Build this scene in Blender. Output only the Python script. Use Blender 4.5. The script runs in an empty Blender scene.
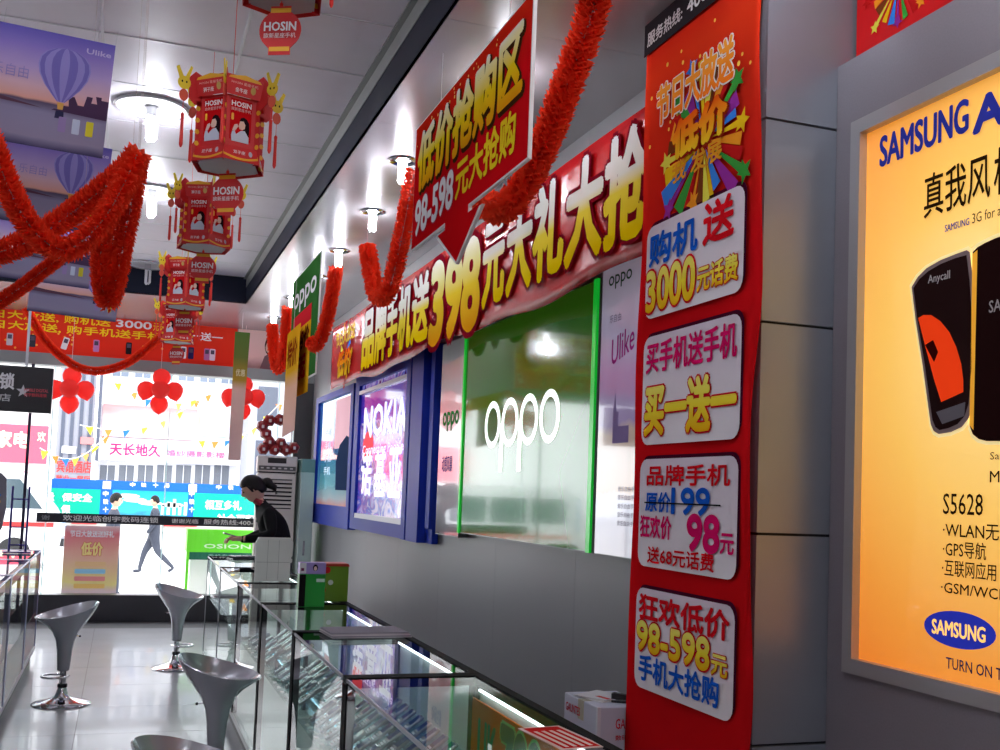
import bpy, bmesh, math, random
from mathutils import Vector, Matrix
random.seed(7)
SC = bpy.context.scene
COL = SC.collection
# ---------------------------------------------------------------- camera
F, YAW, PIT, ROL, CYP, H = 1065.4, .3378, .0647, .0384, 426.2, 1.5
_fw = Vector((math.sin(YAW)*math.cos(PIT), math.cos(YAW)*math.cos(PIT), math.sin(PIT)))
_r0 = Vector((math.cos(YAW), -math.sin(YAW), 0)); _u0 = _r0.cross(_fw)
_rt = _r0*math.cos(ROL)+_u0*math.sin(ROL); _up = _u0*math.cos(ROL)-_r0*math.sin(ROL)
EYE = Vector((0, 0, H))
cam = bpy.data.objects.new('camera', bpy.data.cameras.new('camera')); COL.objects.link(cam)
cam.matrix_world = Matrix(((_rt.x, _up.x, -_fw.x, 0), (_rt.y, _up.y, -_fw.y, 0), (_rt.z, _up.z, -_fw.z, H), (0, 0, 0, 1)))
cam.data.sensor_width = 36; cam.data.lens = 36*F/1000; cam.data.shift_y = (CYP-375)/1000
cam.data.clip_start = .05; cam.data.clip_end = 300
SC.camera = cam
# ---------------------------------------------------------------- world: bright overcast sky
W = bpy.data.worlds.new('overcast_sky'); SC.world = W; W.use_nodes = True
_b = W.node_tree.nodes['Background']; _b.inputs[0].default_value = (.93, .97, 1, 1); _b.inputs[1].default_value = 2.4
SC.view_settings.view_transform = 'Standard'; SC.view_settings.look = 'None'
SC.view_settings.exposure = 0.92; SC.view_settings.gamma = 1; SC.view_settings.use_curve_mapping = False
SC.cycles.transparent_max_bounces = 40; SC.cycles.max_bounces = 10; SC.cycles.use_denoising = True
SC.cycles.sample_clamp_indirect = 6
LAMP = 150.0      # emission of the shop's ceiling bulbs
# ---------------------------------------------------------------- measuring helper: a photo direction met with a real plane
def at(x, y, X=None, Y=None, Z=None):
    d = _fw+_rt*((x-500)/F)-_up*((y-CYP)/F)
    t = X/d.x if X is not None else Y/d.y if Y is not None else (Z-H)/d.z
    return EYE+d*t
# ---------------------------------------------------------------- materials
def lin(c): return tuple((v/255/12.92 if v/255 <= .04045 else ((v/255+.055)/1.055)**2.4) for v in c)
MATS = {}
def M(name, rgb, rough=.5, metal=0, es=0, ergb=None, coat=0, noise=None, bump=None, trans=0, spec=.5, brushed=None):
    """principled, with optional procedural colour noise (scale, amount) and bump (scale, strength)"""
    if name in MATS: return MATS[name]
    m = bpy.data.materials.new(name); m.use_nodes = True; nt = m.node_tree; b = nt.nodes['Principled BSDF']
    c = lin(rgb); b.inputs['Base Color'].default_value = (*c, 1); b.inputs['Roughness'].default_value = rough
    b.inputs['Metallic'].default_value = metal; b.inputs['Specular IOR Level'].default_value = spec
    if es:
        b.inputs['Emission Color'].default_value = (*lin(ergb or rgb), 1); b.inputs['Emission Strength'].default_value = es
    if coat: b.inputs['Coat Weight'].default_value = coat; b.inputs['Coat Roughness'].default_value = .04
    if trans:
        b.inputs['Subsurface Weight'].default_value = trans; b.inputs['Subsurface Radius'].default_value = (.02, .008, .005)
    tc = None
    if noise or bump or brushed: tc = nt.nodes.new('ShaderNodeTexCoord')
    if noise:
        n = nt.nodes.new('ShaderNodeTexNoise'); n.inputs['Scale'].default_value = noise[0]; n.inputs['Detail'].default_value = 5
        r = nt.nodes.new('ShaderNodeMixRGB'); a = noise[1]
        r.inputs[1].default_value = (*[v*(1-a) for v in c], 1); r.inputs[2].default_value = (*[min(1, v*(1+a)) for v in c], 1)
        src = tc.outputs['Object']
        if brushed:
            mp = nt.nodes.new('ShaderNodeMapping'); mp.inputs['Scale'].default_value = brushed; nt.links.new(src, mp.inputs[0]); src = mp.outputs[0]
        nt.links.new(src, n.inputs['Vector']); nt.links.new(n.outputs['Fac'], r.inputs[0]); nt.links.new(r.outputs[0], b.inputs['Base Color'])
    if bump:
        n = nt.nodes.new('ShaderNodeTexNoise'); n.inputs['Scale'].default_value = bump[0]; n.inputs['Detail'].default_value = 3
        bp = nt.nodes.new('ShaderNodeBump'); bp.inputs['Strength'].default_value = bump[1]; bp.inputs['Distance'].default_value = .02
        nt.links.new(tc.outputs['Object'], n.inputs['Vector']); nt.links.new(n.outputs['Fac'], bp.inputs['Height'])
        nt.links.new(bp.outputs[0], b.inputs['Normal'])
        if coat: nt.links.new(bp.outputs[0], b.inputs['Coat Normal'])
    MATS[name] = m; return m
def P(r, g, b, es=0):                     # flat print colour
    return M('print_%d_%d_%d_%g' % (r, g, b, es), (r, g, b), .8, es=es, spec=0)
def GR(name, stops, axis='Y', rough=.4, es=0, coat=0, noise=0, bump=None, radial=False):
    """printed gradient across the piece's own bounds"""
    if name in MATS: return MATS[name]
    m = bpy.data.materials.new(name); m.use_nodes = True; nt = m.node_tree; b = nt.nodes['Principled BSDF']
    b.inputs['Roughness'].default_value = rough
    if not coat: b.inputs['Specular IOR Level'].default_value = 0; b.inputs['Roughness'].default_value = .8
    tc = nt.nodes.new('ShaderNodeTexCoord')
    if radial:
        mp = nt.nodes.new('ShaderNodeMapping'); mp.inputs['Location'].default_value = (-.48, -.74, 0); mp.inputs['Scale'].default_value = (1.05, 1.3, 0)
        gr = nt.nodes.new('ShaderNodeTexGradient'); gr.gradient_type = 'SPHERICAL'
        nt.links.new(tc.outputs['Generated'], mp.inputs[0]); nt.links.new(mp.outputs[0], gr.inputs[0]); fac = gr.outputs['Fac']
    else:
        sp = nt.nodes.new('ShaderNodeSeparateXYZ'); nt.links.new(tc.outputs['Generated'], sp.inputs[0]); fac = sp.outputs[axis]
    if noise:
        n = nt.nodes.new('ShaderNodeTexNoise'); n.inputs['Scale'].default_value = 4; nt.links.new(tc.outputs['Generated'], n.inputs['Vector'])
        ma = nt.nodes.new('ShaderNodeMath'); ma.operation = 'MULTIPLY_ADD'; nt.links.new(n.outputs['Fac'], ma.inputs[0])
        ma.inputs[1].default_value = noise; nt.links.new(fac, ma.inputs[2])
        mb = nt.nodes.new('ShaderNodeMath'); mb.operation = 'SUBTRACT'; nt.links.new(ma.outputs[0], mb.inputs[0]); mb.inputs[1].default_value = noise/2; fac = mb.outputs[0]
    r = nt.nodes.new('ShaderNodeValToRGB'); nt.links.new(fac, r.inputs[0]); e = r.color_ramp.elements
    e[0].position = stops[0][0]; e[0].color = (*lin(stops[0][1]), 1); e[1].position = stops[-1][0]; e[1].color = (*lin(stops[-1][1]), 1)
    for p, c in stops[1:-1]: x = e.new(p); x.color = (*lin(c), 1)
    nt.links.new(r.outputs[0], b.inputs['Base Color'])
    if es: nt.links.new(r.outputs[0], b.inputs['Emission Color']); b.inputs['Emission Strength'].default_value = es
    if coat: b.inputs['Coat Weight'].default_value = coat; b.inputs['Coat Roughness'].default_value = .03
    if bump:
        n = nt.nodes.new('ShaderNodeTexNoise'); n.inputs['Scale'].default_value = bump[0]
        bp = nt.nodes.new('ShaderNodeBump'); bp.inputs['Strength'].default_value = bump[1]; bp.inputs['Distance'].default_value = .02
        nt.links.new(tc.outputs['Object'], n.inputs['Vector']); nt.links.new(n.outputs['Fac'], bp.inputs['Height']); nt.links.new(bp.outputs[0], b.inputs['Normal'])
    MATS[name] = m; return m
def GLASS(name, tint=(255, 255, 255), ior=1.45, rough=0):
    if name in MATS: return MATS[name]
    m = bpy.data.materials.new(name); m.use_nodes = True; nt = m.node_tree; nt.nodes.remove(nt.nodes['Principled BSDF'])
    t = nt.nodes.new('ShaderNodeBsdfTransparent'); t.inputs[0].default_value = (*lin(tint), 1)
    g = nt.nodes.new('ShaderNodeBsdfGlossy'); g.inputs['Roughness'].default_value = rough
    f = nt.nodes.new('ShaderNodeFresnel'); f.inputs[0].default_value = ior
    x = nt.nodes.new('ShaderNodeMixShader'); gm = nt.nodes.new('ShaderNodeNewGeometry'); iv = nt.nodes.new('ShaderNodeMath'); iv.operation = 'SUBTRACT'; iv.inputs[0].default_value = 1; nt.links.new(gm.outputs['Backfacing'], iv.inputs[1])   # reflect on the outer face of the pane only
    ml = nt.nodes.new('ShaderNodeMath'); ml.operation = 'MULTIPLY'; nt.links.new(f.outputs[0], ml.inputs[0]); nt.links.new(iv.outputs[0], ml.inputs[1])
    nt.links.new(ml.outputs[0], x.inputs[0]); nt.links.new(t.outputs[0], x.inputs[1]); nt.links.new(g.outputs[0], x.inputs[2])
    nt.links.new(x.outputs[0], nt.nodes['Material Output'].inputs[0]); MATS[name] = m; return m
def TRANSLUCENT(name, rgb, k=.5, noise=None):
    """thin paper or rubber that lets light through"""
    m = M(name, rgb, .5, noise=noise, spec=.2); nt = m.node_tree
    if 'Translucent BSDF' in nt.nodes: return m
    b = nt.nodes['Principled BSDF']; t = nt.nodes.new('ShaderNodeBsdfTranslucent'); t.inputs[0].default_value = (*lin(rgb), 1)
    x = nt.nodes.new('ShaderNodeMixShader'); x.inputs[0].default_value = k; nt.links.new(b.outputs[0], x.inputs[1]); nt.links.new(t.outputs[0], x.inputs[2]); nt.links.new(x.outputs[0], nt.nodes['Material Output'].inputs[0])
    return m
def EMIT(name, rgb, s):
    if name in MATS: return MATS[name]
    m = bpy.data.materials.new(name); m.use_nodes = True; nt = m.node_tree; b = nt.nodes['Principled BSDF']
    b.inputs['Base Color'].default_value = (.8, .8, .8, 1); b.inputs['Emission Color'].default_value = (*lin(rgb), 1); b.inputs['Emission Strength'].default_value = s
    MATS[name] = m; return m
# ---------------------------------------------------------------- objects
def link(o, parent=None):
    COL.objects.link(o)
    if parent: o.parent = parent
    return o
def tag(o, label=None, cat=None, group=None, kind=None):
    for k, v in (('label', label), ('category', cat), ('group', group), ('kind', kind)):
        if v: o[k] = v
    return o
def thing(name, label, cat, loc=(0, 0, 0), rz=0, group=None):
    o = bpy.data.objects.new(name, None); COL.objects.link(o); o.location = loc; o.rotation_euler = (0, 0, rz); o.empty_display_size = .1
    return tag(o, label, cat, group)
def sign(name, label, cat, O, face='x', group=None):
    """an Empty whose local x runs along the reading direction, y up, z out to the reader. face x: reader looks to +X; y: reader looks to +Y"""
    o = bpy.data.objects.new(name, None); COL.objects.link(o); o.empty_display_size = .1
    u, n = (Vector((0, -1, 0)), Vector((-1, 0, 0))) if face == 'x' else (Vector((1, 0, 0)), Vector((0, -1, 0)))
    o.matrix_world = Matrix(((u.x, 0, n.x, O[0]), (u.y, 0, n.y, O[1]), (u.z, 1, n.z, O[2]), (0, 0, 0, 1)))
    o['_f'] = face
    return tag(o, label, cat, group)
def lp(s, px, py):
    """photo direction -> local x, y on the sign's plane"""
    O = s.matrix_world.translation
    if s['_f'] == 'x': p = at(px, py, X=O.x); return (O.y-p.y, p.z-O.z)
    p = at(px, py, Y=O.y); return (p.x-O.x, p.z-O.z)
def copy_tree(o, parent=None):
    c = o.copy(); COL.objects.link(c)
    if parent: c.parent = parent
    for ch in list(o.children): copy_tree(ch, c)
    return c
class MB:
    def __init__(s): s.v = []; s.f = []; s.mi = []
    def add(s, vs, fs, k=0):
        n = len(s.v); s.v += [tuple(v) for v in vs]; s.f += [tuple(i+n for i in f) for f in fs]; s.mi += [k]*len(fs); return s
    def box(s, a, b, k=0):
        x0, y0, z0 = [min(a[i], b[i]) for i in range(3)]; x1, y1, z1 = [max(a[i], b[i]) for i in range(3)]
        return s.add([(x0, y0, z0), (x1, y0, z0), (x1, y1, z0), (x0, y1, z0), (x0, y0, z1), (x1, y0, z1), (x1, y1, z1), (x0, y1, z1)],
                     [(0, 3, 2, 1), (4, 5, 6, 7), (0, 1, 5, 4), (1, 2, 6, 5), (2, 3, 7, 6), (3, 0, 4, 7)], k)
    def bbox(s, a, b, c=.004, k=0):
        """box with chamfered vertical and top edges"""
        x0, y0, z0 = [min(a[i], b[i]) for i in range(3)]; x1, y1, z1 = [max(a[i], b[i]) for i in range(3)]
        pts = lambda e, z: [(x0+e+c, y0+e, z), (x1-e-c, y0+e, z), (x1-e, y0+e+c, z), (x1-e, y1-e-c, z), (x1-e-c, y1-e, z), (x0+e+c, y1-e, z), (x0+e, y1-e-c, z), (x0+e, y0+e+c, z)]
        vs = pts(c*.7, z0)+pts(0, z0+c)+pts(0, z1-c)+pts(c*.7, z1); fs = [tuple(range(7, -1, -1)), tuple(range(24, 32))]
        for r in range(3):
            for i in range(8): j = (i+1) % 8; fs.append((r*8+i, r*8+j, r*8+8+j, r*8+8+i))
        return s.add(vs, fs, k)
    def prism(s, poly, z0, z1, k=0, ax='z'):
        n = len(poly)
        mp = (lambda x, y, z: (x, y, z)) if ax == 'z' else (lambda x, y, z: (z, x, y)) if ax == 'x' else (lambda x, y, z: (x, z, y))
        a = sum(poly[i][0]*poly[(i+1) % n][1]-poly[(i+1) % n][0]*poly[i][1] for i in range(n))
        if a < 0: poly = poly[::-1]
        vs = [mp(x, y, z0) for x, y in poly]+[mp(x, y, z1) for x, y in poly]
        fs = [tuple(range(n-1, -1, -1)), tuple(range(n, 2*n))]+[(i, (i+1) % n, n+(i+1) % n, n+i) for i in range(n)]
        if ax == 'y': fs = [f[::-1] for f in fs]
        return s.add(vs, fs, k)
    def lathe(s, prof, n=24, c=(0, 0, 0), k=0, fn=None, cap=True):
        vs = []; fs = []
        for r, z in prof:
            for i in range(n):
                a = 2*math.pi*i/n; p = (r*math.cos(a), r*math.sin(a), z)
                if fn: p = fn(*p)
                vs.append((c[0]+p[0], c[1]+p[1], c[2]+p[2]))
        for j in range(len(prof)-1):
            for i in range(n): i2 = (i+1) % n; fs.append((j*n+i, j*n+i2, j*n+n+i2, j*n+n+i))
        if cap and prof[0][0] > 1e-5: fs.append(tuple(range(n-1, -1, -1)))
        if cap and prof[-1][0] > 1e-5: fs.append(tuple(range((len(prof)-1)*n, len(prof)*n)))
        return s.add(vs, fs, k)
    def tube(s, pts, r, n=8, k=0, closed=False):
        pts = [Vector(p) for p in pts]; vs = []; fs = []; N = len(pts)
        rr = r if hasattr(r, '__len__') else [r]*N
        for i, p in enumerate(pts):
            a = pts[i-1] if (i or closed) else p; b = pts[(i+1) % N] if (i < N-1 or closed) else p
            t = (b-a).normalized(); u = t.cross(Vector((0, 0, 1)))
            if u.length < .05: u = t.cross(Vector((0, 1, 0)))
            u.normalize(); w = u.cross(t)
            for q in range(n): an = 2*math.pi*q/n; vs.append(p+(u*math.cos(an)+w*math.sin(an))*rr[i])
        for i in range(N if closed else N-1):
            for q in range(n):
                a0 = i*n; b0 = ((i+1) % N)*n; fs.append((a0+q, a0+(q+1) % n, b0+(q+1) % n, b0+q))
        if not closed: fs += [tuple(range(n-1, -1, -1)), tuple(range((N-1)*n, N*n))]
        return s.add(vs, fs, k)
    def ball(s, c, r, n=14, m=8, k=0, sq=(1, 1, 1)):
        return s.lathe([(max(1e-6, r*math.sin(math.pi*j/m))*1, -r*math.cos(math.pi*j/m)) for j in range(m+1)], n, c, k, fn=lambda x, y, z: (x*sq[0], y*sq[1], z*sq[2]))
    def build(s, name, mats, parent=None, smooth=False, loc=None):
        me = bpy.data.meshes.new(name); me.from_pydata(s.v, [], s.f)
        ms = mats if isinstance(mats, (list, tuple)) else [mats]
        for m in ms: me.materials.append(m)
        if len(ms) > 1: me.polygons.foreach_set('material_index', s.mi)
        if smooth:
            me.polygons.foreach_set('use_smooth', [True]*len(me.polygons))
            if smooth != True: me.set_sharp_from_angle(angle=math.radians(smooth))
        me.update(); o = bpy.data.objects.new(name, me); link(o, parent)
        if loc: o.location = loc
        return o
def rrect(x0, y0, x1, y1, r, n=4):
    out = []
    for cx, cy, a in ((x1-r, y1-r, 0), (x0+r, y1-r, 90), (x0+r, y0+r, 180), (x1-r, y0+r, 270)):
        for i in range(n+1): t = math.radians(a+90*i/n); out.append((cx+r*math.cos(t), cy+r*math.sin(t)))
    return out
def ellipse(cx, cy, rx, ry, n=24, a0=0): return [(cx+rx*math.cos(a0+2*math.pi*i/n), cy+ry*math.sin(a0+2*math.pi*i/n)) for i in range(n)]
def flat(parent, name, poly, mat, z=.002, t=.0012):
    return MB().prism(poly, z, z+t).build(name, mat, parent)
TXT = {}
def glyphs(s, res):
    if (s, res) in TXT: return TXT[(s, res)]
    cu = bpy.data.curves.new('t', 'FONT'); cu.body = s; cu.resolution_u = res; ob = bpy.data.objects.new('t', cu)
    me = bpy.data.meshes.new_from_object(ob); v = [(p.co.x, p.co.y) for p in me.vertices]; f = [tuple(p.vertices) for p in me.polygons]
    bpy.data.objects.remove(ob); bpy.data.curves.remove(cu); bpy.data.meshes.remove(me)
    x0 = min(p[0] for p in v); x1 = max(p[0] for p in v); y0 = min(p[1] for p in v); y1 = max(p[1] for p in v)
    TXT[(s, res)] = (v, f, x0, y0, max(x1-x0, 1e-3), max(y1-y0, 1e-3)); return TXT[(s, res)]
def text(parent, s, x0, y0, x1, y1, mat, z=.004, bold=.018, outline=None, res=2, name='lettering', warp=None, keep=False, sh=0):
    """print of the string s fitted into the local box; bold/outline in units of the glyph height"""
    v, f, gx, gy, gw, gh = glyphs(s, res); sx = (x1-x0)/gw; sy = (y1-y0)/gh
    if keep: sx = sy = min(sx, sy)
    e = min(sx, sy)
    def layer(d, zz, m, nm, nd, dx=0, dy=0):
        vs = []; fs = []; offs = [(0, 0)]+([(d*math.cos(2*math.pi*i/nd), d*math.sin(2*math.pi*i/nd)) for i in range(nd)] if d > 0 else [])
        for q, (ox, oy) in enumerate(offs):
            n = len(vs)
            for px, py in v:
                X = x0+(px-gx)*sx+ox*e+dx; Y = y0+(py-gy)*sy+oy*e+dy
                if sh: Y += (X-x0)*sh
                vs.append((X, Y, zz+q*.00004+(warp(X, Y) if warp else 0)))
            fs += [tuple(i+n for i in g) for g in f]
        me = bpy.data.meshes.new(nm); me.from_pydata(vs, [], fs); me.materials.append(m); me.update()
        return link(bpy.data.objects.new(nm, me), parent)
    if outline: layer(bold+outline[1], z-.0012, outline[0], name+'_outline', 10, *(outline[2:4] if len(outline) > 2 else (0, 0)))
    return layer(bold, z, mat, name, 8 if bold > .012 else 4)
def ptext(s_, s, lb, rt, mat, **k):
    """text on a sign between two photo directions (lower start, upper end)"""
    a = lp(s_, *lb); b = lp(s_, *rt); return text(s_, s, a[0], a[1], b[0], b[1], mat, **k)
def crom(pts, n=8):
    pts = [Vector(p) for p in pts]; P_ = [pts[0]*2-pts[1]]+pts+[pts[-1]*2-pts[-2]]; out = []
    for i in range(1, len(P_)-2):
        a, b, c, d = P_[i-1:i+3]
        for j in range(n):
            t = j/n; out.append(.5*((2*b)+(c-a)*t+(2*a-5*b+4*c-d)*t*t+(3*b-a-3*c+d)*t**3))
    return out+[pts[-1]]
# ================================================================ THE SHELL
XW, XC, XN, YF, ZC, ZS, XE = 2.0, 1.745, 2.25, 12.2, 3.5, 3.25, 1.02
def struct(o): o['kind'] = 'structure'; return o
m_tile = M('grey_floor_tile', (166, 166, 172), .24, noise=(3, .1), coat=.25)
m_grout = M('floor_joint', (70, 70, 74), .8)
fl = struct(MB().box((-3.6, -2.5, -.12), (2.3, 12.4, -.004)).build('floor', m_grout))
tm = MB().box((-.3985, -.3985, -.004), (.3985, .3985, 0)).build('floor_tile', m_tile, fl); first = True
for i in range(-5, 3):
    for j in range(-3, 16):
        x, y = .62+i*.8-.4, .02+j*.8
        if x < -3.4 or x > 2.0 or y > 12.0: continue
        o = tm if first else link(tm.copy(), fl); o.location = (x, y, 0); first = False
m_wall = M('grey_laminate', (136, 137, 140), .38, noise=(1.2, .04), spec=.4)
m_join = M('panel_joint', (38, 40, 46), .7)
wr = struct(MB().box((XW+.008, 3.44, 0), (2.3, 12.35, ZC)).build('wall_right', m_join))
for k in range(8):
    y0 = 3.445+k*1.12; MB().box((XW, y0+.001, 0), (XW+.008, min(y0+1.119, 12.2), ZS)).build('wall_panel', m_wall, wr)
struct(MB().box((XN, -2.5, 0), (2.4, 2.7, ZC)).build('wall_right_near', M('near_wall_paint', (150, 150, 152), .6)))
struct(MB().box((-3.7, -2.6, 0), (-3.6, 12.4, ZC)).build('wall_left', M('left_wall_paint', (196, 194, 192), .6, noise=(2, .05))))
struct(MB().box((-3.7, -2.6, 0), (2.4, -2.5, ZC)).build('wall_back', M('back_wall_paint', (170, 168, 168), .6, noise=(2, .05))))
# pillar clad in metal panels with dark joints
m_clad = M('aluminium_cladding', (150, 156, 166), .34, metal=.35, noise=(5, .07))
pil = struct(MB().box((XC+.012, 2.694, 0), (XN+.05, 3.44, ZC)).build('wall_pillar', m_join))
zs = [0]+[at(798, p, Y=2.68).z for p in (744, 535, 325, 123)]+[3.25]
for a, b in zip(zs, zs[1:]):
    MB().box((XC, 2.682, a+.004), (XN, 2.694, b-.004)).build('cladding_panel', m_clad, pil)
    MB().box((XC, 2.696, a+.004), (XC+.012, 3.44, b-.004)).build('cladding_panel', m_clad, pil)
# ceiling of square tiles on a white grid
m_ct = M('ceiling_tile_paint', (236, 231, 242), .5, noise=(6, .05)); m_bar = M('ceiling_grid', (214, 212, 220), .4, metal=.2)
ce = struct(MB().box((-3.6, -2.5, ZC+.02), (XE, 10.45, ZC+.1)).build('ceiling', m_join))
c0 = MB().box((-.294, -.294, ZC), (.294, .294, ZC+.02)).build('ceiling_tile', m_ct, ce); first = True
xs = [1.0-.6*i for i in range(9)]; ys = [4.4+.6*j for j in range(-11, 11)]
for x in xs[:-1]:
    for y in ys[:-1]:
        o = c0 if first else link(c0.copy(), ce); o.location = (x-.3, y+.3, 0); first = False
for x in xs: MB().box((x-.007, -2.3, ZC-.004), (x+.007, 10.42, ZC+.018)).build('grid_bar', m_bar, ce)
for y in ys: MB().box((-3.58, y-.005, ZC-.003), (1.0, y+.005, ZC+.017)).build('grid_bar', m_bar, ce)
# lowered polished soffit along the wall and across the shop front
m_sof = M('polished_soffit', (184, 181, 186), .24, metal=.4, noise=(2, .05)); m_fas = M('dark_fascia', (34, 38, 54), .45, spec=.08); m_ftr = M('fascia_trim', (150, 152, 150), .4, metal=.3)
so = struct(MB().box((XE+.01, -2.5, ZS+.01), (2.4, 12.3, ZC+.08)).box((-3.6, 10.46, ZS+.01), (XE+.01, 12.3, ZC+.08)).build('ceiling_soffit', m_join))
for k in range(13):
    y0 = -2.3+k*1.2; y1 = min(y0+1.2, 12.2)
    if y1 > y0: MB().box((XE, y0+.001, ZS), (XN if y0 < 2.6 else XW+.01, y1-.001, ZS+.01)).build('soffit_panel', m_sof, so)
for k in range(4): MB().box((XE-.001-1.2*k, 10.45, ZS), (max(XE-1.199-1.2*k, -3.6), 12.2, ZS+.01)).build('soffit_panel', m_sof, so)
MB().box((XE, -2.5, ZS), (XE+.01, 10.45, ZC-.09)).build('fascia', m_fas, so); MB().box((XE-.004, -2.5, ZC-.09), (XE+.01, 10.45, ZC)).build('fascia_trim', m_ftr, so)
MB().box((-3.6, 10.45, ZS), (XE+.01, 10.46, ZC)).build('fascia', m_fas, so)
MB().box((XE-.03, -2.5, ZC-.012), (XE, 10.45, ZC-.001)).build('edge_trim', M('soffit_trim', (120, 122, 120), .35, metal=.5), so)
# ---------------- shop front
m_dark = M('dark_sill_stone', (52, 52, 58), .3, noise=(8, .15)); m_beam = M('grey_beam', (120, 122, 124), .45, metal=.2)
struct(MB().box((-3.6, YF-.04, 0), (2.0, YF+.16, .28)).build('trim_1', m_dark))
struct(MB().box((-3.6, YF-.07, 2.69), (2.0, YF+.16, 2.745)).box((-3.6, YF-.05, 2.745), (2.0, YF+.16, 2.815)).build('trim_2', m_beam))
struct(MB().box((-3.6, YF, 2.815), (2.3, YF+.2, ZC+.1)).build('wall_front', M('front_wall_paint', (150, 146, 146), .6)))
struct(MB().box((1.8, YF-.05, 0), (2.02, YF+.2, 2.69)).build('trim_3', M('dark_corner_post', (46, 46, 50), .5)))
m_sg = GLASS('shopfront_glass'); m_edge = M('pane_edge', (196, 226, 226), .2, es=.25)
m_alu = M('aluminium_frame', (176, 178, 186), .3, metal=.7)
for i, (a, b) in enumerate(((-3.6, -2.2), (-2.2, -.95), (-.95, -.74), (-.74, .443), (.443, 1.62), (1.62, 1.8))):
    w = struct(MB().box((a+.006, YF, .28), (b-.006, YF+.012, 2.69)).build('window_%d' % (i+1), m_sg))
    MB().box((b-.006, YF-.001, .28), (b+.006, YF+.013, 2.69)).build('pane_joint', m_edge, w)
post = struct(MB().box((-.97, YF-.05, .0), (-.94, YF-.01, 2.69)).build('trim_4', M('door_post_dark', (46, 44, 70), .4, metal=.4)))
# black welcome strip across the glass, dark edge band
t = sign('welcome_strip', 'black strip with white welcome lettering stuck along the shop front glass', 'sign', (-.83, YF-.006, 1.035), 'y')
MB().box((0, 0, 0), (2.35, .1, .004)).build('strip', M('black_vinyl', (34, 36, 46), .4), t)
wt = P(226, 228, 226)
text(t, '欢迎光临创宇数码连锁', .26, .022, 1.22, .082, wt, z=.006, bold=.02)
text(t, '谢谢光临', 1.36, .026, 1.64, .074, wt, z=.006); text(t, '服务热线:400-7', 1.70, .022, 2.28, .078, wt, z=.006); text(t, '谢', .05, .026, .13, .074, P(150, 152, 156), z=.006)
# ================================================================ WALL GRAPHICS
RED = (214, 20, 22); m_redv = M('red_vinyl', (214, 16, 20), .4, spec=.2, bump=(7, .12)); white = P(240, 238, 240); blk = P(30, 26, 30)
yel = P(246, 214, 40); redp = P(214, 22, 34); mag = P(216, 22, 100); blu = P(28, 92, 200)
gold = GR('gold_print', ((0, (240, 180, 20)), (.5, (246, 226, 60)), (1, (250, 240, 120))))
yw = GR('yellow_white_print', ((.1, (234, 200, 10)), (.48, (236, 214, 70)), (.62, (232, 230, 216)), (1, (232, 232, 230))))
org = GR('orange_print', ((0, (240, 200, 40)), (.6, (244, 140, 30)), (1, (236, 80, 20))))
rnd = random.Random(3)
def burst(s, cx, cy, r0, r1, n=26, zz=.003):
    cols = [(236, 190, 30), (60, 130, 220), (150, 50, 150), (60, 150, 60), (190, 30, 30), (240, 150, 40), (120, 60, 30), (230, 220, 80)]
    for i in range(n):
        a = 2*math.pi*(i+rnd.uniform(-.2, .2))/n; w = rnd.uniform(.08, .14); r = rnd.uniform(r0+(r1-r0)*.5, r1); c = cols[i % len(cols)]
        ca, sa = math.cos(a), math.sin(a)
        if i % 3 == 0:   # star headed ray
            flat(s, 'ray', [(cx+.03*ca, cy+.03*sa), (cx+r*math.cos(a-w*.5), cy+r*math.sin(a-w*.5)), (cx+r*math.cos(a+w*.5), cy+r*math.sin(a+w*.5))], P(*c), zz, .0004)
            q = .14*r1; sx, sy = cx+r*ca, cy+r*sa
            flat(s, 'star', [(sx+(q if k % 2 == 0 else q*.45)*math.cos(a+k*math.pi/5), sy+(q if k % 2 == 0 else q*.45)*math.sin(a+k*math.pi/5)) for k in range(10)], P(*c), zz+.0006, .0004)
        else:
            flat(s, 'ray', [(cx+.03*ca, cy+.03*sa), (cx+r*math.cos(a-w), cy+r*math.sin(a-w)), (cx+r*math.cos(a+w), cy+r*math.sin(a+w))], P(*c), zz+.0001*(i % 4), .0003)
# ---------------- tall banner on the pillar
vb = sign('promotion_banner', 'tall red vinyl banner with four white offer panels hung on the pillar', 'banner', (1.728, 3.45, .2), 'x')
def vwave(x, y): return .006*math.sin(x*9+y*2.2)*math.sin(y*3.1)+(.018*max(0, x-.68)/.09*(.4+.6*math.sin(y*5+1)) if x > .68 else 0)
mb = MB(); NX, NY = 16, 60; vs = []; fs = []
for j in range(NY+1):
    for i in range(NX+1): x = .785*i/NX+.006*math.sin(j*.55)*(i == NX)-.005*math.sin(j*.4)*(i == 0); y = 3.045*j/NY; vs.append((x, y, vwave(x, y)))
for j in range(NY):
    for i in range(NX): a = j*(NX+1)+i; fs.append((a, a+1, a+NX+2, a+NX+1))
mb.add(vs, fs); sh = mb.build('sheet', GR('banner_red', ((0, (200, 18, 26)), (.7, (206, 20, 26)), (.93, (220, 56, 28)), (1, (206, 20, 26))), rough=.4, bump=(6, .1)), vb, True)
sd = sh.modifiers.new('thickness', 'SOLIDIFY'); sd.thickness = .0015
VZ = .009
def vpoly(*pp): return [lp(vb, *p) for p in pp]
hd = flat(vb, 'header_strip', [(0, 2.925), (.785, 2.925), (.785, 3.045), (0, 3.045)], P(52, 46, 50), VZ, .0006)
text(vb, '服务热线:', .03, 2.952, .285, 3.003, P(214, 210, 212), z=VZ+.003, bold=.025); text(vb, '400-7', .32, 2.955, .53, 3.005, white, z=VZ+.003, bold=.02, res=4)
c = lp(vb, 706, 142); burst(vb, c[0], c[1], .08, .3, 30, VZ)
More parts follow.
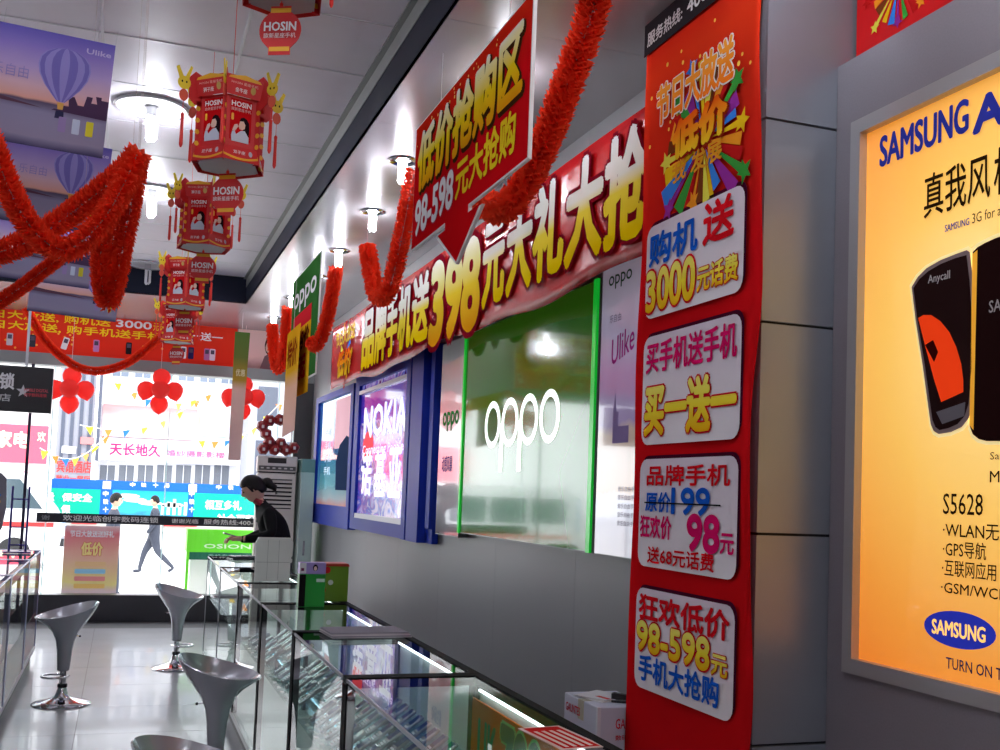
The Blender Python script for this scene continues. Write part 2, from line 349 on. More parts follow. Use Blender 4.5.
ptext(vb, '节日大放送', (660, 128), (738, 34), GR('title_print', ((0, (246, 120, 30)), (1, (250, 170, 60)))), z=VZ+.005, bold=.045, outline=(P(250, 240, 232), .05))
c0 = lp(vb, 676, 182); c1 = lp(vb, 727, 100)
text(vb, '低价', c0[0], c0[1]+.075, c1[0]+.02, c1[1]+.02, org, z=VZ+.006, bold=.07, outline=(P(150, 40, 20), .04, .006, -.006))
text(vb, '我 发展', c0[0], c0[1]-.01, c1[0], c0[1]+.06, P(226, 150, 40), z=VZ+.006, bold=.03)
def card(z1, z0, x0=.07, x1=.705):
    flat(vb, 'card_shadow', rrect(x0+.012, z0+.012, x1+.012, z1+.012, .045), P(70, 16, 40), VZ, .0004)
    flat(vb, 'offer_card', rrect(x0, z0, x1, z1, .045), GR('card_print', ((0, (240, 236, 240)), (1, (226, 216, 228)))), VZ+.0008, .0004)
tz = VZ+.005; ro = (P(206, 20, 40), .045); y0 = -.2
card(2.47-.2, 2.14-.2); card(2.075-.2, 1.695-.2); card(1.645-.2, 1.275-.2); card(1.2-.2, .86-.2)
text(vb, '购机', .10, 2.125, .43, 2.235, blu, z=tz, bold=.035); text(vb, '送', .47, 2.125, .65, 2.255, redp, z=tz, bold=.035)
text(vb, '3000', .085, 1.965, .42, 2.105, gold, z=tz, bold=.03, outline=ro, res=5); text(vb, '元话费', .44, 1.98, .68, 2.06, gold, z=tz, bold=.03, outline=ro)
text(vb, '买手机送手机', .10, 1.745, .685, 1.85, mag, z=tz, bold=.03); text(vb, '买一送一', .10, 1.53, .685, 1.70, gold, z=tz, bold=.05, outline=ro)
text(vb, '品牌手机', .13, 1.355, .665, 1.42, redp, z=tz, bold=.03); text(vb, '原价', .125, 1.265, .30, 1.33, blu, z=tz, bold=.03); text(vb, '199', .31, 1.262, .55, 1.345, blu, z=tz, bold=.03, res=5)
flat(vb, 'strike_line', [(.12, 1.292), (.62, 1.292), (.62, 1.297), (.12, 1.297)], blk, tz+.002, .0004)
text(vb, '狂欢价', .09, 1.175, .31, 1.25, mag, z=tz, bold=.03); text(vb, '98', .42, 1.15, .61, 1.26, mag, z=tz, bold=.04, res=5); text(vb, '元', .62, 1.15, .695, 1.21, mag, z=tz, bold=.03)
text(vb, '送68元话费', .15, 1.09, .585, 1.145, redp, z=tz, bold=.025)
text(vb, '狂欢低价', .10, .895, .68, .98, redp, z=tz, bold=.04); text(vb, '98-598', .09, .79, .57, .885, gold, z=tz, bold=.035, outline=ro, res=5); text(vb, '元', .585, .785, .675, .845, gold, z=tz, bold=.03, outline=ro)
text(vb, '手机大抢购', .11, .69, .63, .775, blu, z=tz, bold=.03)
for k in range(26):
    x, y = rnd.uniform(.05, .74), rnd.uniform(2.55, 2.9); q = rnd.uniform(.004, .009); flat(vb, 'glint', ellipse(x, y, q, q, 8), P(250, 200, 80), VZ-.001, .0004)
# ---------------- long banner over the light boxes
LX, LY = 1.79, 9.95
lb = sign('long_banner', 'long glossy red banner with gold price slogan strung above the light boxes', 'banner', (LX, LY, 2.42), 'x')
def lw(x, y): return .007*math.sin(x*2.6+y*1.5)
mb = MB(); NX, NY = 120, 10; vs = []; fs = []
for j in range(NY+1):
    for i in range(NX+1):
        x = 6.48*i/NX; y0_ = -.012+.02*math.sin(x*2.1)+.012*math.sin(x*5.3+1); y1_ = .575+.008*math.sin(x*3+2); y = y0_+(y1_-y0_)*j/NY; vs.append((x, y, lw(x, y)))
for j in range(NY):
    for i in range(NX): a = j*(NX+1)+i; fs.append((a, a+1, a+NX+2, a+NX+1))
mb.add(vs, fs); o = mb.build('sheet', M('glossy_red_film', (190, 14, 20), .22, spec=.16, bump=(6, .5)), lb, True); sd = o.modifiers.new('thickness', 'SOLIDIFY'); sd.thickness = .0015
dark = (P(120, 14, 30), .055)
def lt(s, pa, pb, mat=yw, z0=.06, z1=.53, **k):
    a = lp(lb, pa, 330)[0]; b = lp(lb, pb, 300)[0]; a = LY-at(pa, 400, X=LX).y; b = LY-at(pb, 400, X=LX).y
    text(lb, s, a, z0, b, z1, mat, z=.0125, warp=lw, bold=.05, outline=dark, **k)
g398 = GR('gold_orange_print', ((.05, (224, 150, 20)), (.5, (226, 196, 50)), (.75, (228, 220, 150)), (1, (230, 230, 220))))
for s, a, b in (('品', 361, 371.5), ('牌', 373, 384), ('手', 385.5, 396), ('机', 397.5, 409.5), ('送', 411, 426)): lt(s, a, b, z0=.07, z1=.5)
lt('398', 429, 475, g398, .02, .5, res=6)
for s, a, b in (('元', 480, 501), ('大', 505, 529), ('礼', 532, 560), ('大', 564, 597), ('抢', 601, 640)): lt(s, a, b, z0=.09, z1=.52)
a = LY-at(345, 390, X=LX).y; burst(lb, a, .27, .1, .3, 16, .014); text(lb, '节日大放送', a-.42, .36, a+.42, .5, P(240, 200, 60), z=.022, bold=.03); text(lb, '低价', a-.3, .08, a+.3, .3, org, z=.022, bold=.05)
# ---------------- hanging down-arrow sign
sx_ = 1.1
ar = sign('hanging_arrow_sign', 'red foam board sign with a down arrow hanging from the soffit', 'sign', (sx_, at(414, 190, X=sx_).y, 2.52), 'x')
w = 1.385; hh = .53
out = [(0, 0), (.5, 0), (.5, -.03), (.39, -.03), (.67, -.185), (.95, -.03), (.80, -.03), (.80, 0), (w, 0), (w, hh), (0, hh)]
MB().prism(out, -.012, 0).build('board', M('foam_board', (236, 234, 234), .6), ar)
e = .006; flat(ar, 'print_sheet', [(e, e), (.506, e), (.506, -.024), (.41, -.024), (.67, -.175), (.93, -.024), (.794, -.024), (.794, e), (w-e, e), (w-e, hh-e), (e, hh-e)], GR('sign_red_print', ((0, (204, 16, 24)), (.7, (208, 18, 26)), (1, (206, 40, 20))), rough=.35), 0.0005, .0008)
so_ = (P(70, 40, 20), .03, .012, -.012)
text(ar, '低价抢购区', .07, .235, 1.31, .475, GR('sign_gold', ((0, (236, 150, 20)), (.5, (246, 214, 30)), (.85, (244, 236, 180)), (1, (246, 244, 240)))), z=.004, bold=.045, outline=so_)
text(ar, '98-598', .06, .05, .60, .19, white, z=.004, bold=.03, outline=(P(190, 60, 90), .025), res=5); text(ar, '元大抢购', .64, .06, 1.27, .20, yel, z=.004, bold=.03)
for k in range(22):
    x, y = rnd.uniform(.03, 1.3), rnd.uniform(.44, .515); q = rnd.uniform(.003, .008); flat(ar, 'glint', ellipse(x, y, q, q, 8), P(250, 210, 110), .0016, .0004)
for x in (.35, 1.15): MB().tube([(x, hh, -.006), (x, ZS-2.52, -.006)], .0012, 5).build('thread', P(210, 210, 214), ar)
# ---------------- backlit phone poster in its cabinet
LXs = 1.995
sb = sign('poster_light_box', 'amber backlit phone poster in a grey cabinet by the pillar', 'light box', (LXs, 2.68, 0), 'x')
zt = 2.85
m_cab = M('brushed_grey_cabinet', (146, 140, 147), .4, metal=.25, noise=(6, .1), brushed=(30, 30, 1))
fx0, fz1 = lp(sb, 857, 124); fz0 = lp(sb, 851, 672)[1]; fx1 = 1.42
MB().box((0, 0, -.25), (1.75, zt, -.012)).build('cabinet_body', m_cab, sb)
for a, b in (((0, 0), (fx0-.001, zt)), ((fx1+.001, 0), (1.75, zt)), ((fx0-.001, fz1+.001), (fx1+.001, zt)), ((fx0-.001, 0), (fx1+.001, fz0-.001))): MB().box((*a, -.012), (*b, 0)).build('cabinet_panel', m_cab, sb)
fw_ = .042
def frame4(par, x0, z0, x1, z1, w, d0, d1, mat, nm='frame_rail'):
    for pl in ([(x0, z0), (x1, z0), (x1-w, z0+w), (x0+w, z0+w)], [(x1, z0), (x1, z1), (x1-w, z1-w), (x1-w, z0+w)], [(x1, z1), (x0, z1), (x0+w, z1-w), (x1-w, z1-w)], [(x0, z1), (x0, z0), (x0+w, z0+w), (x0+w, z1-w)]):
        MB().prism(pl, d0, d1).build(nm, mat, par)
frame4(sb, fx0, fz0, fx1, fz1, fw_, -.01, .022, M('silver_frame', (186, 184, 186), .3, metal=.5))
ix0, iz0, ix1, iz1 = fx0+fw_, fz0+fw_, fx1-fw_, fz1-fw_
flat(sb, 'poster', [(ix0, iz0), (ix1, iz0), (ix1, iz1), (ix0, iz1)], GR('amber_poster', ((0, (226, 108, 30)), (.3, (236, 150, 56)), (.6, (244, 190, 90)), (1, (252, 222, 140))), es=.42, rough=.25, coat=.5, radial=True), -.008, .004)
navy = P(44, 52, 150, .12); brn = P(50, 34, 16)
a = lp(sb, 880, 167); b = lp(sb, 968, 120); text(sb, 'SAMSUNG', a[0], a[1], b[0], lp(sb, 880, 138)[1], navy, z=0, bold=.04, res=4); a = lp(sb, 974, 136); text(sb, 'Anycall', a[0], a[1]-.02, a[0]+.42, lp(sb, 974, 101)[1], navy, z=0, bold=.05, res=4)
a = lp(sb, 924, 219); b = lp(sb, 1000, 140); text(sb, '真我风', a[0], a[1], a[0]+.232, a[1]+.118, brn, z=0, bold=.012); text(sb, '格', a[0]+.245, a[1], a[0]+.325, a[1]+.118, brn, z=0, bold=.012)
a = lp(sb, 945, 232); text(sb, 'SAMSUNG', a[0], a[1], a[0]+.085, a[1]+.018, navy, z=0, bold=.02); text(sb, '3G for all', a[0]+.095, a[1], a[0]+.2, a[1]+.026, brn, z=0, bold=0)
# printed phones (tilted)
def phone(pts, back):
    q = [lp(sb, *p) for p in pts]; gl = [((x-sum(p[0] for p in q)/len(q))*1.07+sum(p[0] for p in q)/len(q), (y-sum(p[1] for p in q)/len(q))*1.04+sum(p[1] for p in q)/len(q)) for x, y in q]
    flat(sb, 'phone_halo', gl, P(250, 226, 160, .3), -.0035, .0006); flat(sb, 'phone_print', q, P(150, 130, 130) if not back else P(40, 20, 20), -.0025, .0005)
phone([(911, 287), (917, 277), (926, 268), (940, 260), (955, 254), (966, 250), (969, 252), (973, 285), (975, 320), (974, 370), (972, 405), (968, 418), (961, 427), (950, 432), (938, 434), (933, 431), (930, 424), (922, 365), (915, 320)], False)
def pp(nm, pts, m, z): return flat(sb, nm, [lp(sb, *p) for p in pts], m, z, .0004)
pp('phone_face', [(913, 288), (919, 279), (928, 271), (940, 264), (955, 258), (966, 255), (969, 280), (971, 312), (971, 370), (968, 404), (964, 416), (957, 424), (948, 428), (939, 430), (935, 427), (932, 420), (924, 362), (917, 320)], P(44, 26, 26), -.0016)
pp('phone_screen', [(918, 318), (923, 315), (931, 315), (940, 321), (949, 332), (956, 347), (961, 364), (963, 380), (963, 392), (952, 397), (941, 402), (934, 380), (926, 350)], P(230, 60, 20, .3), -.001)
pp('screen_shade', [(925, 345), (933, 340), (938, 352), (934, 362)], P(60, 10, 10), -.0004)
pp('phone_keys', [(936, 412), (965, 402), (964, 416), (942, 424)], P(120, 116, 122), -.001)
ptext(sb, 'Anycall', (928, 286), (950, 270), P(214, 210, 210), z=0, bold=.01)
phone([(972, 252), (977, 247), (984, 243), (995, 238), (1010, 233), (1040, 225), (1040, 430), (1015, 438), (1000, 441), (986, 441), (978, 439), (972, 434), (969, 426)], True)
pp('phone_edge', [(972, 254), (977, 250), (973, 430), (969, 425)], P(226, 160, 50, .3), -.0016); a = lp(sb, 989, 313); text(sb, 'SAMSUNG', a[0], a[1], a[0]+.16, a[1]+.03, P(190, 180, 180), z=0, bold=.01)
a = lp(sb, 990, 462); text(sb, 'Samsung', a[0], a[1], a[0]+.12, a[1]+.024, brn, z=0, bold=0); text(sb, 'Monte', a[0], a[1]-.05, a[0]+.12, a[1]-.022, brn, z=0, bold=.005)
a = lp(sb, 943, 514); b = lp(sb, 983, 494); text(sb, 'S5628', a[0], a[1], b[0], b[1], brn, z=0, bold=.005)
for s, p, wd in (('·WLAN无线宽带', (943, 535), .32), ('·GPS导航', (943, 554), .145), ('·互联网应用', (942, 573), .18), ('·GSM/WCDMA', (941, 592), .29)):
    a = lp(sb, *p); text(sb, s, a[0], a[1]-.006 if s[1] != 'G' or 'P' in s[:3] else a[1], a[0]+wd, a[1]+(.036 if 'GSM' not in s else .026), brn, z=0, bold=.008)
a = lp(sb, 958, 630); pl = [(a[0]+x*math.cos(.05)-y*math.sin(.05), a[1]+y+x*.02) for x, y in ellipse(0, 0, .122, .046, 32)]
flat(sb, 'logo_oval', pl, P(40, 50, 170, .3), -.002, .0005); text(sb, 'SAMSUNG', a[0]-.09, a[1]-.019, a[0]+.09, a[1]+.017, P(250, 200, 110, .5), z=.0006, bold=.03, res=3)
a = lp(sb, 946, 668); text(sb, 'TURN ON TOMORROW', a[0], a[1], a[0]+.37, a[1]+.028, P(60, 50, 110), z=0, bold=.01)
# ---------------- red poster leaning above the cabinet
rp = sign('festival_poster', 'red poster with coloured star burst leaning on the cabinet top', 'poster', (2.06, 2.67, zt+.003), 'x')
MB().box((0, 0, 0), (.62, .39, .006)).build('sheet', m_redv, rp)
burst(rp, .19, .19, .06, .15, 24, .008)
# ================================================================ LAMPS
m_chr = M('chrome', (214, 214, 220), .08, metal=1); m_bulb = EMIT('white_bulb', (244, 247, 255), LAMP*.5); m_cbulb = EMIT('ceiling_lamp_bulb', (244, 247, 255), LAMP*.45); m_off = M('frosted_bulb_off', (226, 226, 230), .3)
m_dish = M('lamp_dish', (238, 238, 240), .35)
def ceiling_lamp(p, label, on=True, r=.19):
    t = thing('ceiling_lamp', label, 'lamp', p, 0, 'round recessed ceiling lamps')
    MB().lathe([(r*.93, -.001), (r, -.002), (r*1.02, -.012), (r*.97, -.02), (r*.93, -.014), (r*.93, -.001)], 40, cap=False).build('rim', M('lamp_rim', (214, 214, 218), .2, metal=.6), t, 40)
    MB().lathe([(.03, -.003), (r*.55, -.0035), (r*.93, -.013)], 40, cap=False).build('dish', m_dish, t, True)
    MB().lathe([(.028, -.003), (.03, -.06), (.022, -.065)], 16).build('socket', m_chr, t, 30)
    b = MB()
    for k in range(3):
        a = k*2.094; cx, cy = .022*math.cos(a), .022*math.sin(a)
        b.tube([(cx, cy, -.06), (cx, cy, -.17), (cx*.3, cy*.3, -.185)], .0125, 8)
    b.build('bulb', m_cbulb if on else m_off, t, True); return t
LL = ['lit round ceiling lamp beside the first lantern, nearest the shop window', 'lit round ceiling lamp between the lanterns, half behind a red garland', 'unlit round ceiling lamp over the farthest lantern']
for k, p in enumerate(((152, 106), (152, 190), (148, 264))):
    ceiling_lamp(at(*p, Z=ZC), ['large lit round ceiling lamp beside the first rabbit lantern', 'lit round ceiling lamp beside the tip of the red garland', 'unlit round ceiling lamp above the farthest hanging poster'][k], k < 2)
for k, p in enumerate(((-1.8, 5.8), (-1.8, 8.4), (-1.6, 2.6), (.05, 2.5), (.05, .8), (-1.6, -.6), (.3, -1.2), (-3, 7), (-1.8, .9))):  # unseen lamps, added to brighten the room
    ceiling_lamp((p[0], p[1], ZC), 'round ceiling lamp added out of view to light the shop floor')
def downlight(p, label):
    t = thing('downlight', label, 'lamp', p, 0, 'small downlights along the soffit')
    MB().lathe([(.05, -.001), (.075, -.001), (.08, -.006), (.07, -.012), (.05, -.008)], 28, cap=False).build('ring', m_chr, t, 40)
    MB().lathe([(.05, -.002), (.03, -.004), (.001, -.005)], 28).build('reflector', m_dish, t, True)
    b = MB()
    for s in (-1, 1): b.tube([(.013*s, 0, -.004), (.013*s, 0, -.115), (.004*s, 0, -.124)], .0115, 8)
    b.build('bulb', m_bulb, t, True)
dl = [at(403, 160, Z=ZS), at(373, 211, Z=ZS), at(339, 250, Z=ZS), at(318, 276, Z=ZS), at(292, 297, Z=ZS), at(274, 317, Z=ZS)]
dn = ['downlight half behind the arrow sign', 'lit downlight between the arrow sign and the second garland', 'lit downlight above the tip of the third garland', 'downlight behind the top of the green board', 'lit downlight just before the green board', 'lit downlight above the far end of the garlands']
for p, n in zip(dl, dn): downlight(p, n)
for k, p in enumerate(((1.4, 4.1, ZS), (1.45, 2.3, ZS), (1.45, 1.2, ZS), (1.45, 0, ZS), (-.6, 11.2, ZS), (-2.2, 11.2, ZS))): downlight(p, 'soffit downlight added out of view to light the room')  # unseen downlights, added for more light in the shop
# ================================================================ LIGHT BOXES ON THE LONG WALL
OX = 1.93
def yx(px, X=OX): return at(px, 470, X=X).y
def lbox(name, label, pa, pb, z0, z1, X=OX, cat='light box'):
    ya, yb = yx(pa, X), yx(pb, X); s = sign(name, label, cat, (X, ya, z0), 'x'); return s, ya-yb, z1-z0
def picture(name, cols, scale, es, coat=.6, bands=None):
    """printed picture: patches of several inks from noise"""
    if name in MATS: return MATS[name]
    m = bpy.data.materials.new(name); m.use_nodes = True; nt = m.node_tree; b = nt.nodes['Principled BSDF']; b.inputs['Roughness'].default_value = .15
    tc = nt.nodes.new('ShaderNodeTexCoord'); n = nt.nodes.new('ShaderNodeTexNoise'); n.inputs['Scale'].default_value = scale; n.inputs['Detail'].default_value = 3; n.inputs['Distortion'].default_value = 1.2
    nt.links.new(tc.outputs['Generated'], n.inputs['Vector']); r = nt.nodes.new('ShaderNodeValToRGB'); e = r.color_ramp.elements; k = len(cols)
    e[0].position = .28; e[0].color = (*lin(cols[0]), 1); e[1].position = .72; e[1].color = (*lin(cols[-1]), 1)
    for i in range(1, k-1): x = e.new(.28+.44*i/(k-1)); x.color = (*lin(cols[i]), 1)
    nt.links.new(n.outputs['Fac'], r.inputs[0]); nt.links.new(r.outputs[0], b.inputs['Base Color']); nt.links.new(r.outputs[0], b.inputs['Emission Color'])
    b.inputs['Emission Strength'].default_value = es; b.inputs['Coat Weight'].default_value = coat; b.inputs['Coat Roughness'].default_value = .02; MATS[name] = m; return m
Z0 = 1.265
# pale panel, green panel, lilac poster
m_box = M('light_box_case', (150, 152, 156), .4, metal=.4)
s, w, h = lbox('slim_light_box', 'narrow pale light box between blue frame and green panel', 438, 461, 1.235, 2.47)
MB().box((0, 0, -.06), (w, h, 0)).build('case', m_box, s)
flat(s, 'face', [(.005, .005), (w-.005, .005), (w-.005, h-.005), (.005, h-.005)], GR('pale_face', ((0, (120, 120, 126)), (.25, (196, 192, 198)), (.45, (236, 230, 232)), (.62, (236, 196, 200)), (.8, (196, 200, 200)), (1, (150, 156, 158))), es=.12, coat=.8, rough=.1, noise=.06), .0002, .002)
text(s, 'oppo', .08, .66, w-.08, .78, P(60, 150, 70), z=.004, bold=.02, res=4); text(s, '动感风暴', .1, .40, w-.18, .5, P(60, 70, 150), z=.004)
s, w, h = lbox('green_light_box', 'glossy green light box panel with white logo on the wall', 461, 594, Z0, 2.47)
MB().box((0, 0, -.06), (w, h, 0)).build('case', m_box, s)
flat(s, 'face', [(.03, .005), (w-.04, .005), (w-.04, h-.005), (.03, h-.005)], GR('green_face', ((0, (40, 110, 50)), (.3, (40, 116, 44)), (.6, (40, 112, 26)), (1, (52, 104, 20))), es=.13, coat=.32, rough=.1, noise=.05), .0002, .002)
for x0, x1 in ((0, .03), (w-.04, w)): MB().box((x0, 0, 0), (x1, h, .012)).build('edge_strip', M('bright_green_edge', (20, 180, 50), .2, es=.3), s)
a = lp(s, 484, 452); b = lp(s, 562, 400); wl = P(246, 250, 248, .7)
def ring(cx, cy, r, nm='logo_letter', tail=None):
    o_ = ellipse(cx, cy, r, r*1.0, 28); i_ = ellipse(cx, cy, r*.68, r*.72, 28); vs = [(x, y, .004) for x, y in o_+i_]; fs = [(k, (k+1) % 28, 28+(k+1) % 28, 28+k) for k in range(28)]
    m_ = MB().add(vs, fs)
    if tail: m_.add([(cx+tail*r*.9-.03, cy, .0042), (cx+tail*r*.9+.03, cy, .0042), (cx+tail*r*.9+.03, cy-r*2.0, .0042), (cx+tail*r*.9-.03, cy-r*2.0, .0042)], [(0, 3, 2, 1)])
    m_.build(nm, wl, s)
cy_ = (a[1]+b[1])/2+.04; st = (b[0]-a[0])/4
for k, tl in enumerate((None, -1, -1, None)): ring(a[0]+st*(k+.5), cy_, st*.47, tail=tl)
s, w, h = lbox('lilac_poster_box', 'lilac resort poster light box beside the red pillar banner', 597, 668, Z0, 2.62)
MB().box((0, 0, -.06), (w, h, 0)).build('case', m_box, s)
flat(s, 'face', [(.004, .004), (w-.004, .004), (w-.004, h-.004), (.004, h-.004)], GR('lilac_face', ((0, (226, 220, 232)), (.16, (196, 196, 224)), (.2, (206, 160, 130)), (.38, (200, 176, 160)), (.41, (160, 140, 186)), (.56, (178, 160, 206)), (.75, (206, 200, 226)), (1, (206, 206, 222))), es=.1, coat=.8, rough=.1, noise=.08), .0002, .002)
text(s, 'oppo', .07, 1.13, .29, 1.19, P(60, 90, 70), z=.004, bold=.01, res=4); text(s, '乐自由', .09, .985, .2, 1.02, P(120, 110, 140), z=.004, bold=0); text(s, 'Ulike', .12, .80, .33, .91, P(186, 60, 150), z=.004, bold=.008, res=4, sh=.25)
tw = [(.15, .47), (.15, .6), (.165, .68), (.18, .6), (.2, .6), (.2, .54), (.3, .54), (.3, .47)]; flat(s, 'printed_tower', tw, P(140, 122, 168), .0026, .0004)
for k in range(5): text(s, '音乐自由手机', .22, .27-.035*k, .4, .29-.035*k, P(120, 110, 140), z=.004, bold=0)
# blue framed boxes
m_blue = M('royal_blue_frame', (26, 52, 168), .45, spec=.2); BX = 1.915
s, w, h = lbox('blue_light_box', 'royal blue framed light box with white brand name and violet picture', 352, 430, 1.16, 2.5, BX)
fe = yx(352, BX)-yx(408, BX)
MB().box((0, 0, -.074), (w, h, -.03)).build('case', m_blue, s)
for x0, x1, z0, z1, d in ((0, .16, 0, h, .0), (fe-.07, fe+.04, .0, h, .02), (fe+.12, w-.16, 0, h, .03), (w-.09, w, .1, h, -.005)): MB().box((x0, z0, -.03), (x1, z1, d)).build('frame_post', m_blue, s)
MB().box((.16, h-.09, -.03), (fe-.07, h, .0)).build('frame_rail', m_blue, s); MB().box((.16, 0, -.03), (fe-.07, .1, 0)).build('frame_rail', m_blue, s)
MB().box((.2, .1, -.03), (fe-.09, .14, .004)).build('silver_rail', m_alu, s); MB().box((.18, h-.17, -.03), (fe-.09, h-.14, .004)).build('silver_rail', m_alu, s)
flat(s, 'picture', [(.16, .1), (fe-.07, .1), (fe-.07, h-.09), (.16, h-.09)], picture('violet_picture', [(30, 40, 150), (60, 70, 190), (190, 180, 240), (150, 90, 190), (70, 90, 210), (236, 214, 240), (110, 40, 150)], 5.5, .2), -.029, .002)
flat(s, 'picture_top', [(.16, h-.42), (fe-.07, h-.42), (fe-.07, h-.18), (.16, h-.18)], GR('violet_top', ((0, (60, 50, 170)), (1, (76, 40, 140))), es=.5, coat=.6, rough=.1), -.0268, .001)
wg = P(250, 248, 255, .45)
text(s, 'NOKIA', .32, h-.55, fe-.2, h-.30, wg, z=-.022, bold=.035); text(s, 'Connecting People', .3, h-.72, fe-.25, h-.62, P(230, 220, 250, .6), z=-.022, bold=.01)
a = (fe-.55)/3
for k, g in enumerate('诺基亚'): text(s, g, .3+a*k*1.05, .3, .3+a*k*1.05+a*.8, .66, wg, z=-.022, bold=.025)
flat(s, 'red_patch', ellipse(fe*.2+.1, .72, .2, .12, 20), P(230, 80, 90, .5), -.0255, .0006)
s, w, h = lbox('teal_light_box', 'teal and pink light box in a blue frame, farthest along the wall', 313, 350, 1.14, 2.46, BX)
MB().box((0, 0, -.074), (w, h, -.03)).build('case', m_blue, s)
for x0, x1 in ((0, .14), (w-.12, w)): MB().box((x0, 0, -.03), (x1, h, 0)).build('frame_post', m_blue, s)
MB().box((.14, 0, -.03), (w-.12, .2, 0)).build('frame_rail', m_blue, s); MB().box((.14, h-.06, -.03), (w-.12, h, 0)).build('frame_rail', m_blue, s)
flat(s, 'picture', [(.14, .2), (w-.12, .2), (w-.12, h-.06), (.14, h-.06)], GR('teal_face', ((0, (236, 170, 160)), (.06, (190, 206, 214)), (.2, (110, 190, 206)), (.5, (40, 130, 190)), (1, (40, 110, 170))), es=.22, coat=.9, rough=.08, noise=.1), -.029, .002)
flat(s, 'pink_panel', [(w*.52, .75), (w-.12, .75), (w-.12, h-.09), (w*.52, h-.09)], P(236, 190, 200, .25), -.0265, .0006)
flat(s, 'figure_print', [(w*.60, .35), (w-.12, .35), (w-.12, .82), (w*.82, .86), (w*.66, .78), (w*.58, .62)], P(46, 60, 90, .1), -.025, .0006)
for k in range(4): text(s, '手机', .5, .5+.13*k, .85, .58+.13*k, P(214, 226, 236, .3), z=-.025)
# ================================================================ HANGING BOARDS
fb = sign('hanging_board', 'green hanging board with white logo and yellow price card below the soffit', 'sign', (1.2, 8.55, 2.28), 'x')
MB().box((0, 0, -.01), (1.28, .86, 0)).build('board', M('white_board_edge', (226, 228, 226), .5), fb)
flat(fb, 'print_sheet', [(.01, .01), (1.27, .01), (1.27, .85), (.01, .85)], P(52, 104, 48), .0004, .0008)
text(fb, 'oppo', .12, .56, 1.15, .72, white, z=.003, bold=.02, res=4)
flat(fb, 'price_card', [(.15, -.1), (1.0, -.1), (1.0, .5), (.15, .5)], P(226, 170, 30), .002, .0008); flat(fb, 'card_header', [(.15, .42), (1.0, .42), (1.0, .54), (.15, .54)], P(206, 40, 50), .0032, .0006)
text(fb, '抢购价', .22, .25, .95, .4, P(120, 50, 20), z=.005, bold=.04); text(fb, '1元起', .3, .02, .85, .2, P(206, 60, 30), z=.005, bold=.04)
for x in (.2, 1.1): MB().tube([(x, .86, -.005), (x, ZS-2.28, -.005)], .0015, 5).build('thread', P(210, 210, 214), fb)
ys = sign('hanging_strip', 'yellow paper strip fading to pink hanging in front of the green board', 'sign', (1.14, 8.3, 1.88), 'x')
flat(ys, 'strip', [(0, 0), (.62, .03), (.66, .8), (.02, .8)], GR('yellow_strip', ((0, (236, 190, 180)), (.45, (238, 190, 160)), (.6, (226, 170, 40)), (1, (220, 160, 30)))), 0, .002)
text(ys, '特价', .1, .52, .55, .72, P(150, 60, 20), z=.004, bold=.03); MB().tube([(.33, .8, 0), (.33, ZS-1.88, 0)], .0015, 5).build('thread', P(210, 210, 214), ys)
y2 = sign('hanging_strip', 'green and pink paper strip hanging by the shop window', 'sign', (.985, 11.0, 1.75), 'y')
flat(y2, 'strip', [(0, 0), (.12, 0), (.15, 1.3), (0, 1.3)], GR('green_pink_strip', ((0, (240, 200, 190)), (.55, (238, 196, 180)), (.62, (190, 150, 60)), (.8, (110, 120, 60)), (1, (90, 120, 60)))), 0, .002)
text(y2, '优惠', .03, .85, .12, .92, P(226, 214, 170), z=.004, bold=.03); MB().tube([(.07, 1.3, 0), (.07, ZS-1.75, 0)], .0015, 5).build('thread', P(210, 210, 214), y2)
# ---------------- red slogan banner over the shop front and portrait poster
fbn = sign('front_banner', 'red slogan banner with printed phones above the shop front glass', 'banner', (-3.4, YF-.012, 2.815), 'y')
MB().box((0, 0, 0), (4.52, .45, .006)).build('sheet', GR('front_red', ((0, (226, 50, 36)), (1, (226, 60, 40))), rough=.4, noise=.1), fbn)
for pa, pb in ((0, 1),):
    text(fbn, '节日大放送, 购机送', 1.85, .335, 3.18, .425, yel, z=.01, bold=.02); text(fbn, '3000', 3.24, .345, 3.6, .42, white, z=.01, bold=.03, res=4); text(fbn, '元话费', 3.62, .335, 3.8, .425, yel, z=.01, bold=.02)
    text(fbn, '节日大放送, 购手机送手机', 1.85, .225, 3.72, .315, yel, z=.01, bold=.02)
    text(fbn, '买一送一', 3.88, .27, 4.36, .36, white, z=.01, bold=.02)
for k, x in enumerate((2.2, 2.42, 2.74, 3.05, 3.38, 3.95, 4.03, 4.2, 4.26)):
    c = [(200, 190, 200), (60, 60, 70), (226, 226, 230), (196, 130, 190), (40, 36, 40), (230, 230, 234), (50, 40, 90), (190, 120, 180), (236, 220, 236)][k]; a = .25 if k == 2 else 0
    pl = [(x+u*math.cos(a)+v*math.sin(a), .12-u*math.sin(a)+v*math.cos(a)) for u, v in rrect(-.03, -.065, .03, .065, .01, 2)]; flat(fbn, 'phone_print', pl, P(*c), .007, .0008)
    flat(fbn, 'screen_print', [(x+u*math.cos(a)+v*math.sin(a), .12-u*math.sin(a)+v*math.cos(a)) for u, v in ((-.02, .005), (.02, .005), (.02, .05), (-.02, .05))], P(90, 80, 100), .008, .0006)
for k in range(20): x, y = rnd.uniform(1.8, 3.9), rnd.uniform(.03, .25); flat(fbn, 'glint', ellipse(x, y, .012, .012, 8), P(246, 170, 70), .0065, .0005)
pw = sign('portrait_poster', 'faded pink poster of a dark-haired model above the shop front corner', 'poster', (1.13, YF-.012, 2.815), 'y')
